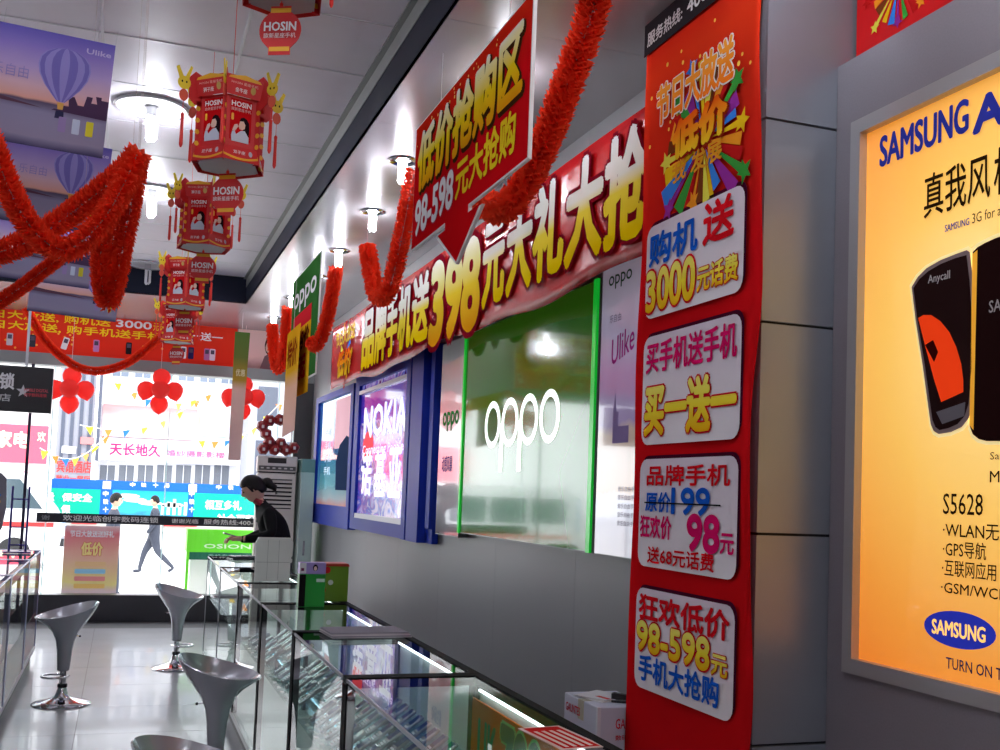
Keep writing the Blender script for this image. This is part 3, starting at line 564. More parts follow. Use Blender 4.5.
MB().box((0, 0, 0), (.62, .44, .006)).build('sheet', GR('pink_poster', ((0, (150, 110, 110)), (.3, (226, 184, 180)), (1, (232, 196, 190))), noise=.2), pw)
flat(pw, 'hair_print', ellipse(.37, .27, .075, .12, 18), P(60, 40, 40), .007, .0006); flat(pw, 'face_print', ellipse(.345, .25, .04, .06, 16), P(226, 184, 164), .008, .0006)
flat(pw, 'dress_print', [(.25, 0), (.5, 0), (.46, .17), (.37, .2), (.3, .15)], P(120, 90, 96), .0085, .0006)
# ---------------- balloon posters hanging across the aisle
sky = GR('dusk_sky_print', ((0, (70, 66, 100)), (.08, (146, 138, 164)), (.3, (140, 136, 166)), (.38, (92, 80, 104)), (.4, (222, 166, 150)), (.52, (214, 178, 192)), (.68, (178, 158, 208)), (.85, (140, 124, 200)), (1, (104, 96, 184))), noise=.06)
PN = ['nearest of the hot-air balloon posters hanging across the ceiling', 'balloon poster hanging right behind the nearest one, crossed by a garland', 'balloon poster mostly hidden behind the red garland loops', 'farthest balloon poster, hanging before the red front banner']
W_, H_ = .56, .385
pr = None
for k, (Y, px, py, z) in enumerate(((3.7, 103, 150, 2.585), (4.9, 103, 225, 2.59), (6.3, 89, 284, 2.584), (7.7, 116, 318, 2.608))):
    x1 = at(px, py, Y=Y).x
    if k == 0:
        pr = sign('hanging_poster', PN[0], 'poster', (x1-W_, Y, z), 'y', 'balloon posters hung across the aisle')
        MB().box((0, 0, -.004), (W_, H_, 0)).build('sheet', sky, pr)
        bx, by = .415, .255; nb = 9; nv = 11
        prof = [(-.095, .012), (-.075, .03), (-.045, .055), (-.01, .074), (.02, .08), (.045, .076), (.065, .06), (.08, .034), (.086, .001)]
        for g in range(nb):
            u0 = math.sin(math.pi*(g/nb-.5)); u1 = math.sin(math.pi*((g+1)/nb-.5)); um = (u0+u1)/2
            pl = [(bx+u0*r, by+y) for y, r in prof]+[(bx+u1*r, by+y) for y, r in reversed(prof)]
            flat(pr, 'balloon_gore', pl, P(*[(150, 142, 206), (118, 110, 186)][g % 2]), .0008, .0004)
        flat(pr, 'basket_print', [(bx-.014, by-.15), (bx+.014, by-.15), (bx+.012, by-.125), (bx-.012, by-.125)], P(50, 50, 80), .0008, .0004)
        flat(pr, 'burner_print', [(bx-.008, by-.12), (bx+.008, by-.12), (bx+.01, by-.098), (bx-.01, by-.098)], P(220, 170, 90), .0008, .0004)
        xx = .40; pl = [(.56, .125), (.56, .19)]
        for dx, hh_ in ((0, .19), (.018, .2), (.03, .175), (.045, .195), (.07, .16), (.1, .185), (.115, .15), (.13, .14), (.14, .135)): pl += [(.555-dx, hh_), (.545-dx-.008, hh_)]
        pl += [(.39, .13)]; flat(pr, 'skyline_print', pl, P(76, 56, 84), .0006, .0002)
        flat(pr, 'far_shore_print', [(0, .142), (.36, .13), (.2, .152), (.1, .158), (0, .17)], P(96, 66, 84), .0008, .0004)
        for q, c in enumerate(((150, 130, 180), (190, 200, 220), (216, 206, 60))): flat(pr, 'phone_print', rrect(.415+.042*q, .062, .438+.042*q, .112, .003, 2), P(*c), .0012, .0004)
        text(pr, 'oppo', .05, .335, .17, .365, white, z=.002, bold=.02, res=3); text(pr, 'Ulike', .475, .338, .55, .355, P(200, 190, 224), z=.002, bold=.02); text(pr, '乐自由', .2, .215, .31, .255, P(150, 140, 200), z=.002, bold=0)
        pr.matrix_world = pr.matrix_world @ Matrix.Rotation(-.05, 4, 'Z')
        for x in (.05, .5): MB().tube([(x, H_, 0), (x+(ZC-z-H_)*.05, ZC-z, 0)], .0006, 5).build('thread', P(200, 200, 206), pr)
    else:
        c = copy_tree(pr); c.location = (x1-W_, Y, z); c['label'] = PN[k]
# ---------------- black lit shop sign hanging at the counter
bs = sign('hanging_shop_sign', 'black hanging shop sign with white characters and star logo', 'sign', (-1.6, 9.5, 2.03), 'y')
MB().box((0, 0, -.08), (1.01, .375, 0)).build('board', M('black_board', (24, 22, 28), .35), bs)
text(bs, '创宇数码连锁', -.0+.02, .18, .72, .31, P(214, 214, 216), z=.003, bold=.03); text(bs, '手机连锁店', .25, .08, .70, .14, P(190, 190, 192), z=.003)
cx, cy = .79, .17; flat(bs, 'star_logo', [(cx+(.055 if k % 2 == 0 else .022)*math.sin(k*math.pi/5), cy+(.055 if k % 2 == 0 else .022)*math.cos(k*math.pi/5)) for k in range(10)], P(200, 200, 206), .001, .0008)
text(bs, 'MOBILE DIGITAL', .80, .17, .98, .195, P(206, 90, 100), z=.004); text(bs, '创宇数码连锁', .80, .13, .97, .158, P(200, 70, 80), z=.004)
for x in (.25, .8): MB().box((x-.01, .375, -.045), (x+.01, ZC-2.03, -.03)).build('hanger', m_alu, bs)
# ================================================================ GARLANDS
m_gar = TRANSLUCENT('red_tissue_paper', (255, 84, 50), .5, noise=(40, .12)); rg = random.Random(11)
def garland(pts, r, label, threads=(), sp=.13, per=8):
    path = crom(pts, 10); L = 0; st = r*sp; vs = []; fs = []; prev = path[0]; acc = 0; k = 0
    dense = []
    for a, b in zip(path, path[1:]):
        n = max(1, int((b-a).length/st))
        for i in range(n): dense.append((a.lerp(b, i/n), (b-a).normalized()))
    for p, t in dense:
        u = t.cross(Vector((0, 0, 1)))
        if u.length < .1: u = t.cross(Vector((1, 0, 0)))
        u.normalize(); w = u.cross(t); n0 = len(vs); ph = rg.uniform(0, 6.28); vs.append(p); N = per*2; tl = rg.uniform(-.25, .25)
        for q in range(N):
            a = ph+2*math.pi*q/N; rr = r*(rg.uniform(.92, 1.08) if q % 2 == 0 else .74)
            vs.append(p+(u*math.cos(a)+w*math.sin(a))*rr+t*(r*(.16 if q % 2 else -.14)+r*tl*math.cos(a)*.8))
        fs += [(n0, n0+1+q, n0+1+(q+1) % N) for q in range(N)]
    o = thing('hanging_garland', label, 'garland', pts[0], 0, 'red paper garlands')
    off = Vector(pts[0]); m_ = MB(); m_.add([v-off for v in vs], fs); b_ = m_.build('ruffled_paper', m_gar, o); b_['kind'] = 'stuff'
    m2 = MB(); m2.tube([p-off for p in path[::3]]+[path[-1]-off], .002, 5); m2.build('core_thread', P(226, 200, 190), o)
    for p, z in threads: MB().tube([Vector(p)-off, Vector((p[0], p[1], z))-off], .0006, 5).build('hanging_thread', P(190, 176, 176), o)
    return o
def gp(l): return [at(x, y, Y=Y) for x, y, Y in l]
A = gp([(-60, 40, 3.3), (-15, 130, 3.35), (22, 215, 3.4), (62, 250, 3.4), (100, 224, 3.38), (126, 180, 3.36), (138, 152, 3.36)])
garland(A, .043, 'red paper garland looping down from the edge and up to its hanging tip', [(A[-1], ZC), (A[0], ZC)])
A = gp([(140, 152, 3.5), (118, 176, 3.53), (70, 214, 3.56), (25, 243, 3.57), (-30, 258, 3.58), (-80, 250, 3.6)])
garland(A, .045, 'red paper garland slanting behind the looped one across the balloon posters', [(A[0], ZC), (A[-1], ZC)])
A = gp([(132, 165, 3.62), (112, 205, 3.68), (101, 250, 3.7), (104, 296, 3.7), (112, 296, 3.7), (124, 240, 3.7), (134, 190, 3.68), (139, 154, 3.66)])
garland(A, .038, 'red paper garland hanging in a narrow loop below the tip', [(A[0], ZC), (A[-1], ZC)])
A = gp([(82, 238, 4.4), (50, 265, 4.4), (10, 295, 4.4), (-50, 330, 4.4)])
garland(A, .032, 'short red paper garland end running down behind the loops', [(A[0], ZC), (A[-1], ZC)])
A = gp([(26, 308, 10.9), (45, 340, 10.95), (70, 363, 11), (95, 371, 11), (125, 364, 11), (150, 346, 10.95), (168, 330, 10.9)])
garland(A, .047, 'thin red garland swagged in front of the red shop front banner', [(A[0], ZS), (A[-1], ZS)])
A = gp([(600, -60, 3.3), (594, 5, 3.35), (567, 85, 3.5), (535, 165, 3.7), (508, 205, 3.85), (488, 205, 4.0), (470, 178, 4.1), (455, 150, 4.2)])
garland(A, .066, 'thickest red garland, hanging between the arrow sign and the long banner', [(A[-1], ZS)], sp=.11)
A = gp([(414, 170, 5.2), (408, 205, 5.25), (398, 255, 5.3), (388, 292, 5.35), (377, 296, 5.45), (371, 270, 5.55), (367, 246, 5.6)])
garland(A, .054, 'red garland hanging in a U beside the near edge of the arrow sign', [(A[0], ZS), (A[-1], ZS)])
A = gp([(336, 268, 6.8), (331, 300, 6.9), (324, 330, 7.0), (316, 346, 7.05), (310, 340, 7.1)])
garland(A, .052, 'red garland hanging straight down beside the green board', [(A[0], ZS)])
A = gp([(288, 308, 8.9), (286, 335, 9.0), (282, 362, 9.1), (277, 368, 9.2), (274, 350, 9.3), (272, 325, 9.4)])
garland(A, .058, 'farthest red garland, hanging in a narrow U before the portrait poster', [(A[0], ZS), (A[-1], ZS)])
# ================================================================ RABBIT LANTERNS
m_card = M('red_card', (206, 24, 28), .5); m_trim = M('gold_trim', (236, 178, 30), .45); m_rab = M('yellow_card', (240, 214, 40), .5); m_tas = M('tassel_thread', (232, 52, 44), .6)
m_under = M('grey_card', (170, 166, 172), .6)
def lantern():
    t = thing('rabbit_lantern', '', 'lantern', (0, 0, 0), 0, 'red card lanterns hanging in a row'); R = .108; HB = .19
    sw = 2*R*math.tan(math.pi/6); proto = None
    for k in range(6):
        a = math.pi/3*k
        def side(nm, R0, z0, R1, z1, wd0, wd1):
            """upright card panel facing out; its own local frame so that prints lie on it"""
            e = bpy.data.objects.new(nm, None)
            x = Vector((-math.sin(a), math.cos(a), 0)); c0 = Vector((math.cos(a)*R0, math.sin(a)*R0, z0)); c1 = Vector((math.cos(a)*R1, math.sin(a)*R1, z1)); y = (c1-c0).normalized(); n = x.cross(y); L = (c1-c0).length
            m_ = MB().prism([(-wd0/2, 0), (wd0/2, 0), (wd1/2, L), (-wd1/2, L)], -.0015, 0).build(nm, m_card, t)
            m_.matrix_local = Matrix(((x.x, y.x, n.x, c0.x), (x.y, y.y, n.y, c0.y), (x.z, y.z, n.z, c0.z), (0, 0, 0, 1))); return m_, L
        p, L = side('main_panel', R, .05, R, .05+HB, sw, sw)
        flat(p, 'panel_inset', [(-sw*.36, .03), (sw*.36, .03), (sw*.36, L-.012), (-sw*.36, L-.012)], P(198, 20, 26), .0004, .0004)
        text(p, 'HOSIN', -sw*.33, L-.038, sw*.33, L-.02, white, z=.002, bold=.03); text(p, '欧新星座手机', -sw*.33, L-.055, sw*.33, L-.043, P(226, 190, 190), z=.002, bold=.0, res=1)
        flat(p, 'hair_print', [(.0, .112), (.012, .117), (.026, .112), (.036, .098), (.038, .075), (.036, .045), (.02, .045), (.012, .07), (.002, .09), (-.004, .102)], P(40, 24, 30), .001, .0004); flat(p, 'face_print', [(-.002, .1), (.012, .102), (.02, .09), (.018, .076), (.008, .07), (-.004, .072), (-.009, .082), (-.006, .09)], P(232, 196, 180), .0016, .0004); flat(p, 'hand_print', [(-.034, .062), (-.022, .062), (-.01, .08), (-.014, .088), (-.026, .084)], P(236, 206, 196), .0022, .0004)
        flat(p, 'shirt_print', [(-.036, .024), (.036, .024), (.036, .046), (.018, .068), (.002, .066), (-.018, .05), (-.024, .062), (-.034, .06), (-.038, .045)], P(206, 216, 232), .0028, .0004)
        flat(p, 'gold_mark', rrect(-sw*.32, .1, -sw*.32+.01, .125, .003, 1), m_trim, .001, .0004)
        p, L = side('top_panel', R+.016, .05+HB-.004, R+.03, .05+HB+.064, sw*1.12, sw*1.25)
        flat(p, 'gold_edge', [(-sw*.56, L-.012), (sw*.56, L-.012), (sw*.5, L-.004), (0, L+.006), (-sw*.5, L-.004)], m_trim, .0006, .0005)
        text(p, '狮子座 金牛座'[(k % 2)*4:(k % 2)*4+3], -sw*.3, .012, sw*.1, .028, white, z=.002, bold=.01, res=1); text(p, 'HOSIN 星座手机', -sw*.45, L-.03, sw*.45, L-.02, P(240, 200, 190), z=.002, bold=0, res=1)
        flat(p, 'sign_print', ellipse(sw*.3, .028, .011, .014, 10), P(200, 170, 100), .001, .0004)
        p, L = side('bottom_panel', R+.026, 0, R+.012, .054, sw*1.25, sw*1.12)
        pl = [(-sw*.58, .016)]+[(-sw*.58+sw*1.16*i/10, .016-.012*math.sin(math.pi*i/10)) for i in range(1, 10)]+[(sw*.58, .016)]; pl += [(x, y+.008) for x, y in reversed(pl)]
        flat(p, 'gold_edge', pl, m_trim, .0006, .0005); text(p, '双子座', -sw*.25, .026, sw*.15, .04, white, z=.002, bold=.01, res=1); flat(p, 'sign_print', ellipse(sw*.33, .034, .008, .011, 10), P(200, 190, 200), .001, .0004)
        # corner fin with coins, flag with a rabbit head, tassel
        b = a+math.pi/6; ca, sa = math.cos(b), math.sin(b); Rc = R/math.cos(math.pi/6)
        fin = MB().prism([(Rc-.002, .0), (Rc+.028, .0), (Rc+.03, .06), (Rc+.02, .075), (Rc+.02, .22), (Rc-.002, .22)], -.001, .001, ax='y').build('corner_fin', m_card, t); fin.rotation_euler = (0, 0, b)
        for q in range(5):
            c = MB().prism(ellipse(Rc+.013, .025+.042*q, .009, .009, 12), -.0022, .0022, ax='y').build('coin_print', m_trim, fin)
        fl_ = MB().prism([(Rc, .205), (Rc+.03, .205), (Rc+.055, .225), (Rc+.055, .30), (Rc+.03, .325), (Rc+.004, .315)], -.001, .001, ax='y').build('corner_flag', m_card, t); fl_.rotation_euler = (0, 0, b)
        hx, hz = Rc+.075, .275
        for nm, pl in (('rabbit_head', ellipse(hx, hz, .026, .024, 16)), ('rabbit_ear', [(hx-.018, hz+.016), (hx-.032, hz+.06), (hx-.024, hz+.066), (hx-.004, hz+.022)]), ('rabbit_ear', [(hx+.004, hz+.022), (hx+.024, hz+.058), (hx+.034, hz+.052), (hx+.02, hz+.014)]), ('rabbit_body', ellipse(hx, hz-.045, .018, .022, 12))):
            MB().prism(pl, -.002, .002, ax='y').build(nm, m_rab if nm != 'rabbit_body' else M('rabbit_coat', (226, 90, 60), .5), fl_)
        for ex in (-.009, .009): MB().prism(ellipse(hx+ex, hz+.003, .0032, .0045, 8), -.0026, .0026, ax='y').build('rabbit_eye', blk, fl_)
        tz_ = hz-.065; tx, ty = hx*ca, hx*sa
        MB().tube([(tx, ty, tz_), (tx, ty, tz_-.05)], .0012, 5).lathe([(.003, -.17), (.0075, -.16), (.006, -.06), (.0075, -.05), (.003, -.045)], 8, (tx, ty, tz_)).build('tassel', m_tas, t)
    hexp = [((R+.02)*math.cos(math.pi/3*k+math.pi/6), (R+.02)*math.sin(math.pi/3*k+math.pi/6)) for k in range(6)]
    MB().prism([(x*1.02, y*1.02) for x, y in hexp], .004, .007).build('base_card', m_under, t); MB().prism([(x*.8, y*.8) for x, y in hexp], .238, .241).build('top_card', m_under, t)
    # hanging disc below
    dz = -.085; n_ = bpy.data.objects.new('name_disc', None)
    pl = [(-.03, -.068), (.03, -.068), (.03, -.05)]+[(.058*math.cos(math.radians(d)), .058*math.sin(math.radians(d))*.95) for d in range(-50, 51, 12)]+[(.028, .05), (.028, .066), (-.028, .066), (-.028, .05)]+[(.058*math.cos(math.radians(d)), .058*math.sin(math.radians(d))*.95) for d in range(130, 231, 12)]+[(-.03, -.05)]
    d = MB().prism(pl, -.0012, .0012).build('name_disc', m_card, t); d.matrix_local = Matrix(((.94*1.3, 0, -.34, 0), (-.34*1.3, 0, -.94, 0), (0, 1.15, 0, dz-.008), (0, 0, 0, 1)))
    text(d, 'HOSIN', -.044, -.002, .044, .022, white, z=.003, bold=.03); text(d, '欧新星座手机', -.044, -.022, .044, -.008, P(240, 220, 220), z=.003, bold=.01, res=1)
    for y in (.048, -.058): flat(d, 'gold_band', [(-.028, y), (.028, y), (.028, y+.012), (-.028, y+.012)], m_trim, .0016, .0006)
    MB().tube([(0, 0, .0), (0, 0, dz+.066)], .0014, 5).build('disc_cord', m_tas, t)
    MB().ball((0, 0, -.012), .007, 10, 6).build('cord_bead', m_tas, t, True)
    return t
LNT = [((284, -42, 3.0), .2, 'lantern cut by the top of the picture, only its grey underside and disc showing'), ((230, 132, 3.62), .1, 'largest fully visible red lantern with yellow rabbit corner flags'), ((205, 222, 5.0), .45, 'second red rabbit lantern, behind a hanging name disc'),
       ((186, 287, 6.5), .3, 'third red rabbit lantern in the receding row'), ((178, 326, 8.1), .15, 'farthest and smallest red rabbit lantern in the row')]
ln0 = lantern()
for k, ((px, py, Y), rz, lab) in enumerate(LNT):
    o = ln0 if k == 0 else copy_tree(ln0); p = at(px, py, Y=Y); o.location = (p.x, p.y, p.z-.126); o.rotation_euler = (0, 0, rz-.33); o.scale = (.82, .82, .92); o['label'] = lab
    MB().tube([(0, 0, .24), (0, 0, (ZC-p.z+.126)/.92)], .0014, 5).build('hanging_cord', m_tas, o)
# ================================================================ DISPLAY COUNTERS (long wall side)
CX0, CX1, CZ = .705, 1.165, .9
m_cg = GLASS('counter_glass', (246, 253, 250), 1.5); m_bf = M('black_frame', (18, 18, 21), .6, spec=.06); m_white = M('white_laminate', (206, 208, 208), .4); m_kick = M('dark_plinth', (60, 58, 62), .5)
def counter(y0, y1, label, framed=True, x0=CX0, x1=CX1, fm=None, base=None, shelf_z=.55, liner=None):
    fm = fm or m_bf; t = thing('display_counter', label, 'counter', ((x0+x1)/2, y0, 0), 0, 'glass display counters'); w = (x1-x0)/2; L = y1-y0; front = -w if x0 >= 0 else w; s = 1 if x0 >= 0 else -1
    q = .015; g = .0012
    MB().box((-w+.03, g, 0), (w-.03, L-g, .09)).build('plinth', m_kick, t)
    MB().box((-w, g, .09), (w, L-g, .12)).build('bottom_board', base or m_white, t)
    if liner: MB().box((-w+.02, .02, .12), (w-.02, L-.02, .135)).build('liner', liner, t)
    for (x, y) in ((-w, g), (w-2*q, g), (-w, L-g-2*q), (w-2*q, L-g-2*q)):
        thin = not framed and (x < 0) == (s > 0)
        qq = .004 if thin else q
        MB().box((x, y, .12), (x+2*qq, y+2*qq, CZ-.024)).build('post', m_alu if thin else fm, t)
    for y in (g, L-g-2*q): MB().box((-w, y, CZ-.03), (w-.03 if s > 0 else w, y+2*q, CZ+.003)).build('end_rail', fm, t)
    MB().box((w-.03 if s > 0 else -w, g, CZ-.03), (w if s > 0 else -w+.03, L-g, CZ+.004)).build('back_rail', fm, t)
    a = -w if s > 0 else w-.012
    a = -w if s > 0 else w-.005
    MB().box((a, g, CZ-.01), (a+.005, L-g, CZ+.0008)).build('front_rail', m_alu if s > 0 else fm, t)
    MB().box((-w+.006, .033, CZ-.008), (w-.031, L-.033, CZ)).build('top_glass', m_cg, t)
    a = -w+.003 if s > 0 else w-.009
    MB().box((a, .024, .12), (a+.006, L-.024, CZ-.017)).build('front_glass', m_cg, t)
    MB().box((-w+.03, .03, shelf_z-.006), (w-.03, L-.03, shelf_z)).build('glass_shelf', m_cg, t)
    a = w-.012 if s > 0 else -w+.004
    MB().box((a, .024, .12), (a+.008, L-.024, CZ-.03)).build('back_panel', M('pale_back_board', (206, 212, 210), .25), t)
    MB().tube([((w-.022)*s, .06, CZ-.04), ((w-.022)*s, L-.06, CZ-.04)], .004, 8).build('tube_lamp', EMIT('tube_lamp_glow', (236, 246, 255), 5), t, True)
    return t
YB = [2.30, 3.412, 4.5, 5.593, 6.756, 8.0, 9.25]
CN = ['glass counter nearest the camera with rows of silver phones', 'glass counter with folded leaflets lying on its top', 'glass counter carrying the green phone box', 'glass counter carrying the folded white cartons', 'frameless glass counter beyond the white cartons', 'frameless glass counter before the clerk']
cs = [counter(a, b, n, k < 4) for k, (a, b, n) in enumerate(zip(YB, YB[1:], CN))]
# phones on clear ramps inside
m_ph = M('silver_phone', (196, 198, 204), .22, metal=.7); m_phb = M('black_phone', (34, 34, 40), .25); m_scr = M('phone_screen', (60, 80, 120), .08); m_acr = GLASS('clear_acrylic', (236, 246, 250)); m_key = M('phone_keys', (214, 216, 222), .4)
def disp_phone():
    t = thing('display_phone', '', 'phone', (0, 0, 0), 0, 'phones on display in the glass counters')
    MB().prism([(-.055, .0), (.055, 0), (.055, .075), (.048, .075)], -.03, .03, ax='y').build('clear_ramp', m_acr, t)
    b = MB().bbox((-.062, -.024, 0), (.062, .024, .013), .004).build('body', m_ph, t); b.rotation_euler = (0, -.62, 0); b.location = (0, 0, .05)
    MB().box((.004, -.019, .013), (.054, .019, .0138)).build('screen', m_scr, b)
    for i in range(4):
        for j in range(3): MB().box((-.008-i*.012, -.016+j*.0115, .013), (-.016-i*.012, -.007+j*.0115, .0142)).build('key', m_key, b)
    MB().box((-.008, -.016, .0), (.008, .016, .002)).build('price_tag', white, t, loc=(-.066, 0, 0))
    return t
ph0 = disp_phone(); n = 0; rp_ = random.Random(5)
rowname = ['front', 'middle', 'back']
for ci, (a, b) in enumerate(zip(YB[:4], YB[1:5])):
    cnt = (8, 8, 7, 6)[ci]
    for r in range((3, 3, 2, 2)[ci]):
        for k in range(cnt):
            o = ph0 if n == 0 else copy_tree(ph0); n += 1
            o.location = (CX0+.115+.136*r, a+.1+(b-a-.2)*(k+.5)/cnt, .5505); o.rotation_euler = (0, 0, rp_.uniform(-.06, .06))
            nm = ['nearest', 'leaflet', 'green box', 'white carton'][ci]
            o['label'] = 'silver phone on clear ramp, %s row of %s counter, %s from near end' % (rowname[r], nm, ['first', 'second', 'third', 'fourth', 'fifth', 'sixth', 'seventh', 'eighth'][k])
# printed price sheets in the near counter
pz = sign('price_board', 'orange board with big green number standing inside the nearest counter', 'sign', (1.125, 3.37, .58), 'x')
MB().box((0, 0, -.006), (1.0, .255, 0)).build('board', P(176, 84, 34), pz)
text(pz, '700', .3, .03, .62, .225, P(30, 110, 84), z=.003, bold=.06, outline=(P(120, 190, 120), .04), res=5); text(pz, '元起', .68, .04, .92, .18, P(40, 120, 90), z=.003, bold=.04); text(pz, 'UK', .08, .05, .25, .2, P(40, 120, 90), z=.003, bold=.04)
t = thing('price_label', 'small red and white printed label lying on the nearest glass counter', 'label', (1.07, 2.5, CZ+.0005), .1)
MB().box((-.06, -.12, 0), (.06, .12, .0015)).build('card', P(226, 206, 206), t); MB().box((-.05, -.11, .0015), (.05, .11, .002)).build('red_field', P(196, 40, 40), t)
for k in range(4): MB().box((-.04+.022*k, -.1, .002), (-.03+.022*k, .07, .0024)).build('print_line', P(236, 220, 216), t)
# things standing on the counters
t = thing('phone_box', 'tall green phone box with a lilac portrait top standing on the counter', 'box', (.935, 5.47, CZ+.0006), 0)
MB().bbox((-.066, -.035, 0), (.066, .035, .165), .002).build('green_carton', M('green_carton', (16, 140, 44), .35), t); MB().bbox((-.066, -.035, .165), (.066, .035, .222), .002).build('lilac_top', M('lilac_carton', (160, 140, 206), .4), t)
MB().box((-.066, -.0358, .002), (-.034, -.035, .162)).build('black_side', blk, t); MB().box((-.066, -.0358, .168), (-.034, -.035, .22)).build('white_side', P(226, 222, 230), t)
MB().prism(ellipse(.012, .197, .013, .017, 12), -.0364, -.0358, ax='y').build('portrait_print', P(40, 26, 40), t); MB().prism(ellipse(.012, .193, .008, .011, 12), -.0368, -.0364, ax='y').build('face_print', P(230, 196, 190), t)
MB().box((.02, -.0358, .125), (.062, -.035, .142)).build('sticker', P(206, 222, 216), t)
MB().box((-.06, -.0362, .18), (-.045, -.0358, .195)).build('label_print', P(120, 40, 90), t)
t = thing('gift_box', 'green gift box with red swirls on the back edge of the counter', 'box', (1.07, 5.72, CZ+.0046), 0)
MB().bbox((-.09, -.06, 0), (.095, .06, .185), .003).build('carton', M('leaf_green_carton', (110, 150, 30), .4), t)
MB().prism([(-.095, .185), (.1, .185), (.09, .2), (-.085, .2)], -.063, .063, ax='y').build('lid', M('red_lid', (196, 60, 40), .4), t)
for k, (x, z, r) in enumerate(((-.06, .13, .032), (-.05, .06, .026), (-.075, .09, .022), (-.02, .165, .018))): MB().prism(ellipse(x, z, r, r, 14), -.0608, -.06, ax='y').build('red_swirl', P(206, 40, 44), t)
for k, (x, z, r) in enumerate(((-.06, .13, .014), (-.05, .06, .011), (-.0, .1, .014))): MB().prism(ellipse(x, z, r, r, 10), -.0614, -.0608, ax='y').build('white_flower', P(226, 230, 220), t)
t = thing('white_carton', 'flattened white cartons standing on edge on the counter', 'carton', (.93, 6.9, CZ+.0006), .05)
m_wc = M('white_card', (228, 228, 226), .5, noise=(8, .04))
def wcart(x, y, h, nm):
    pl = [(-.11, 0), (.11, 0), (.11, h*.42), (.122, h*.45), (.122, h*.5), (.112, h*.53), (.122, h*.6), (.124, h*.9), (.11, h*.93), (.105, h), (-.1, h), (-.108, h*.93), (-.114, h*.9), (-.112, h*.5), (-.11, h*.45)]
    MB().prism([(x+a, b) for a, b in pl], y, y+.016, ax='y').build(nm, m_wc, t)
wcart(0, .0, .27, 'front_carton'); wcart(.006, .022, .275, 'rear_carton')
for x in (-.035, .035): MB().box((x-.0012, -.0006, .01), (x+.0012, 0, .26)).build('fold_line', P(176, 176, 176), t)
MB().box((-.105, -.0006, .118), (.105, 0, .121)).build('fold_line', P(176, 176, 176), t)
t = thing('leaflet_stack', 'stack of grey leaflets lying across the counter top', 'leaflets', (.98, 4.38, CZ+.0046), .06)
for k in range(5): MB().box((-.165+.004*(k % 2), -.11+.003*k, .004*k), (.17-.003*k, .11-.002*k, .004*k+.0036)).build('leaflet', [P(190, 184, 190), P(150, 146, 156), P(214, 206, 212)][k % 3], t)
t = thing('phone_stack', 'black phone booklets lying on the far counter', 'booklet', (.95, 8.95, CZ+.0006), .3)
for k in range(3): MB().bbox((-.1+.01*k, -.07, .009*k), (.1, .07, .009*k+.008), .002).build('booklet', [m_phb, P(80, 80, 86), m_phb][k], t)
# boxes between the counter and the wall
cb = thing('storage_cabinet', 'low grey storage cabinet between counter and wall', 'cabinet', (1.77, 3.72, 0), 0)
MB().bbox((-.15, -.24, 0), (.2, .3, .55), .004).build('body', M('grey_cabinet', (120, 120, 124), .5), cb)
for k in range(2): d = MB().box((-.156, -.23+.265*k, .03), (-.15, .025+.265*k, .53)).build('door', M('grey_cabinet_door', (132, 132, 136), .45), cb); MB().box((-.168, .0+.265*k-.02, .26), (-.156, .012+.265*k-.02, .34)).build('handle', m_chr, d)
p = at(598, 708, X=1.62)
cr = thing('carton_box', 'white and pale blue taped carton with red print, in front of the wall', 'box', (1.62, p.y, .551), 0); ch = p.z-.551
MB().bbox((0, 0, 0), (.215, .3, ch), .003).build('carton', M('pale_blue_carton', (206, 210, 226), .5, noise=(6, .06)), cr)
MB().box((-.001, .12, ch-.07), (.2155, .17, ch+.001)).build('packing_tape', M('clear_tape', (196, 190, 170), .2), cr)
MB().box((-.001, -.001, 0), (.012, .012, ch+.0008)).build('corner_edge', P(226, 228, 236), cr)
o = text(cr, 'GAUNTES', 0, 0, .12, .035, P(206, 40, 60), z=0, bold=.02); o.matrix_local = Matrix(((1, 0, 0, .07), (0, 0, -1, -.0015), (0, 1, 0, ch-.075), (0, 0, 0, 1)))
o = text(cr, '数码礼品', 0, 0, .1, .018, P(206, 40, 60), z=0, bold=.01); o.matrix_local = Matrix(((1, 0, 0, .07), (0, 0, -1, -.0015), (0, 1, 0, ch-.115), (0, 0, 0, 1)))
o = text(cr, 'GAUNTES', 0, 0, .13, .03, P(206, 40, 60), z=0, bold=.02); o.matrix_local = Matrix(((0, 0, -1, -.0015), (-1, 0, 0, .28), (0, 1, 0, ch-.06), (0, 0, 0, 1)))
MB().box((-.0012, .03, ch-.16), (0, .05, ch-.1)).build('shipping_label', P(120, 130, 170), cr)
t = thing('paper_pile', 'loose white papers lying on the carton', 'papers', (1.72, p.y+.17, p.z+.001), .25)
for k in range(3): MB().box((-.075, -.08+.01*k, .003*k), (.075, .08, .003*k+.0026)).build('paper', [white, P(230, 226, 222), P(222, 222, 226)][k], t).rotation_euler = (0, 0, .15*k)
MB().box((-.04, -.07, .0088), (-.02, .0, .0092)).build('red_print', P(200, 60, 60), t)
t = thing('stapler', 'black stapler lying on the carton by the red banner', 'stapler', (1.76, p.y+.07, p.z+.0012), -.5)
MB().bbox((-.05, -.015, 0), (.05, .015, .008), .002).build('base', m_phb, t); MB().prism([(-.05, .012), (.045, .01), (.05, .022), (-.04, .034), (-.05, .03)], -.012, .012, ax='y').build('lever', m_phb, t); MB().box((-.05, -.01, .008), (-.035, .01, .02)).build('hinge', m_chr, t)
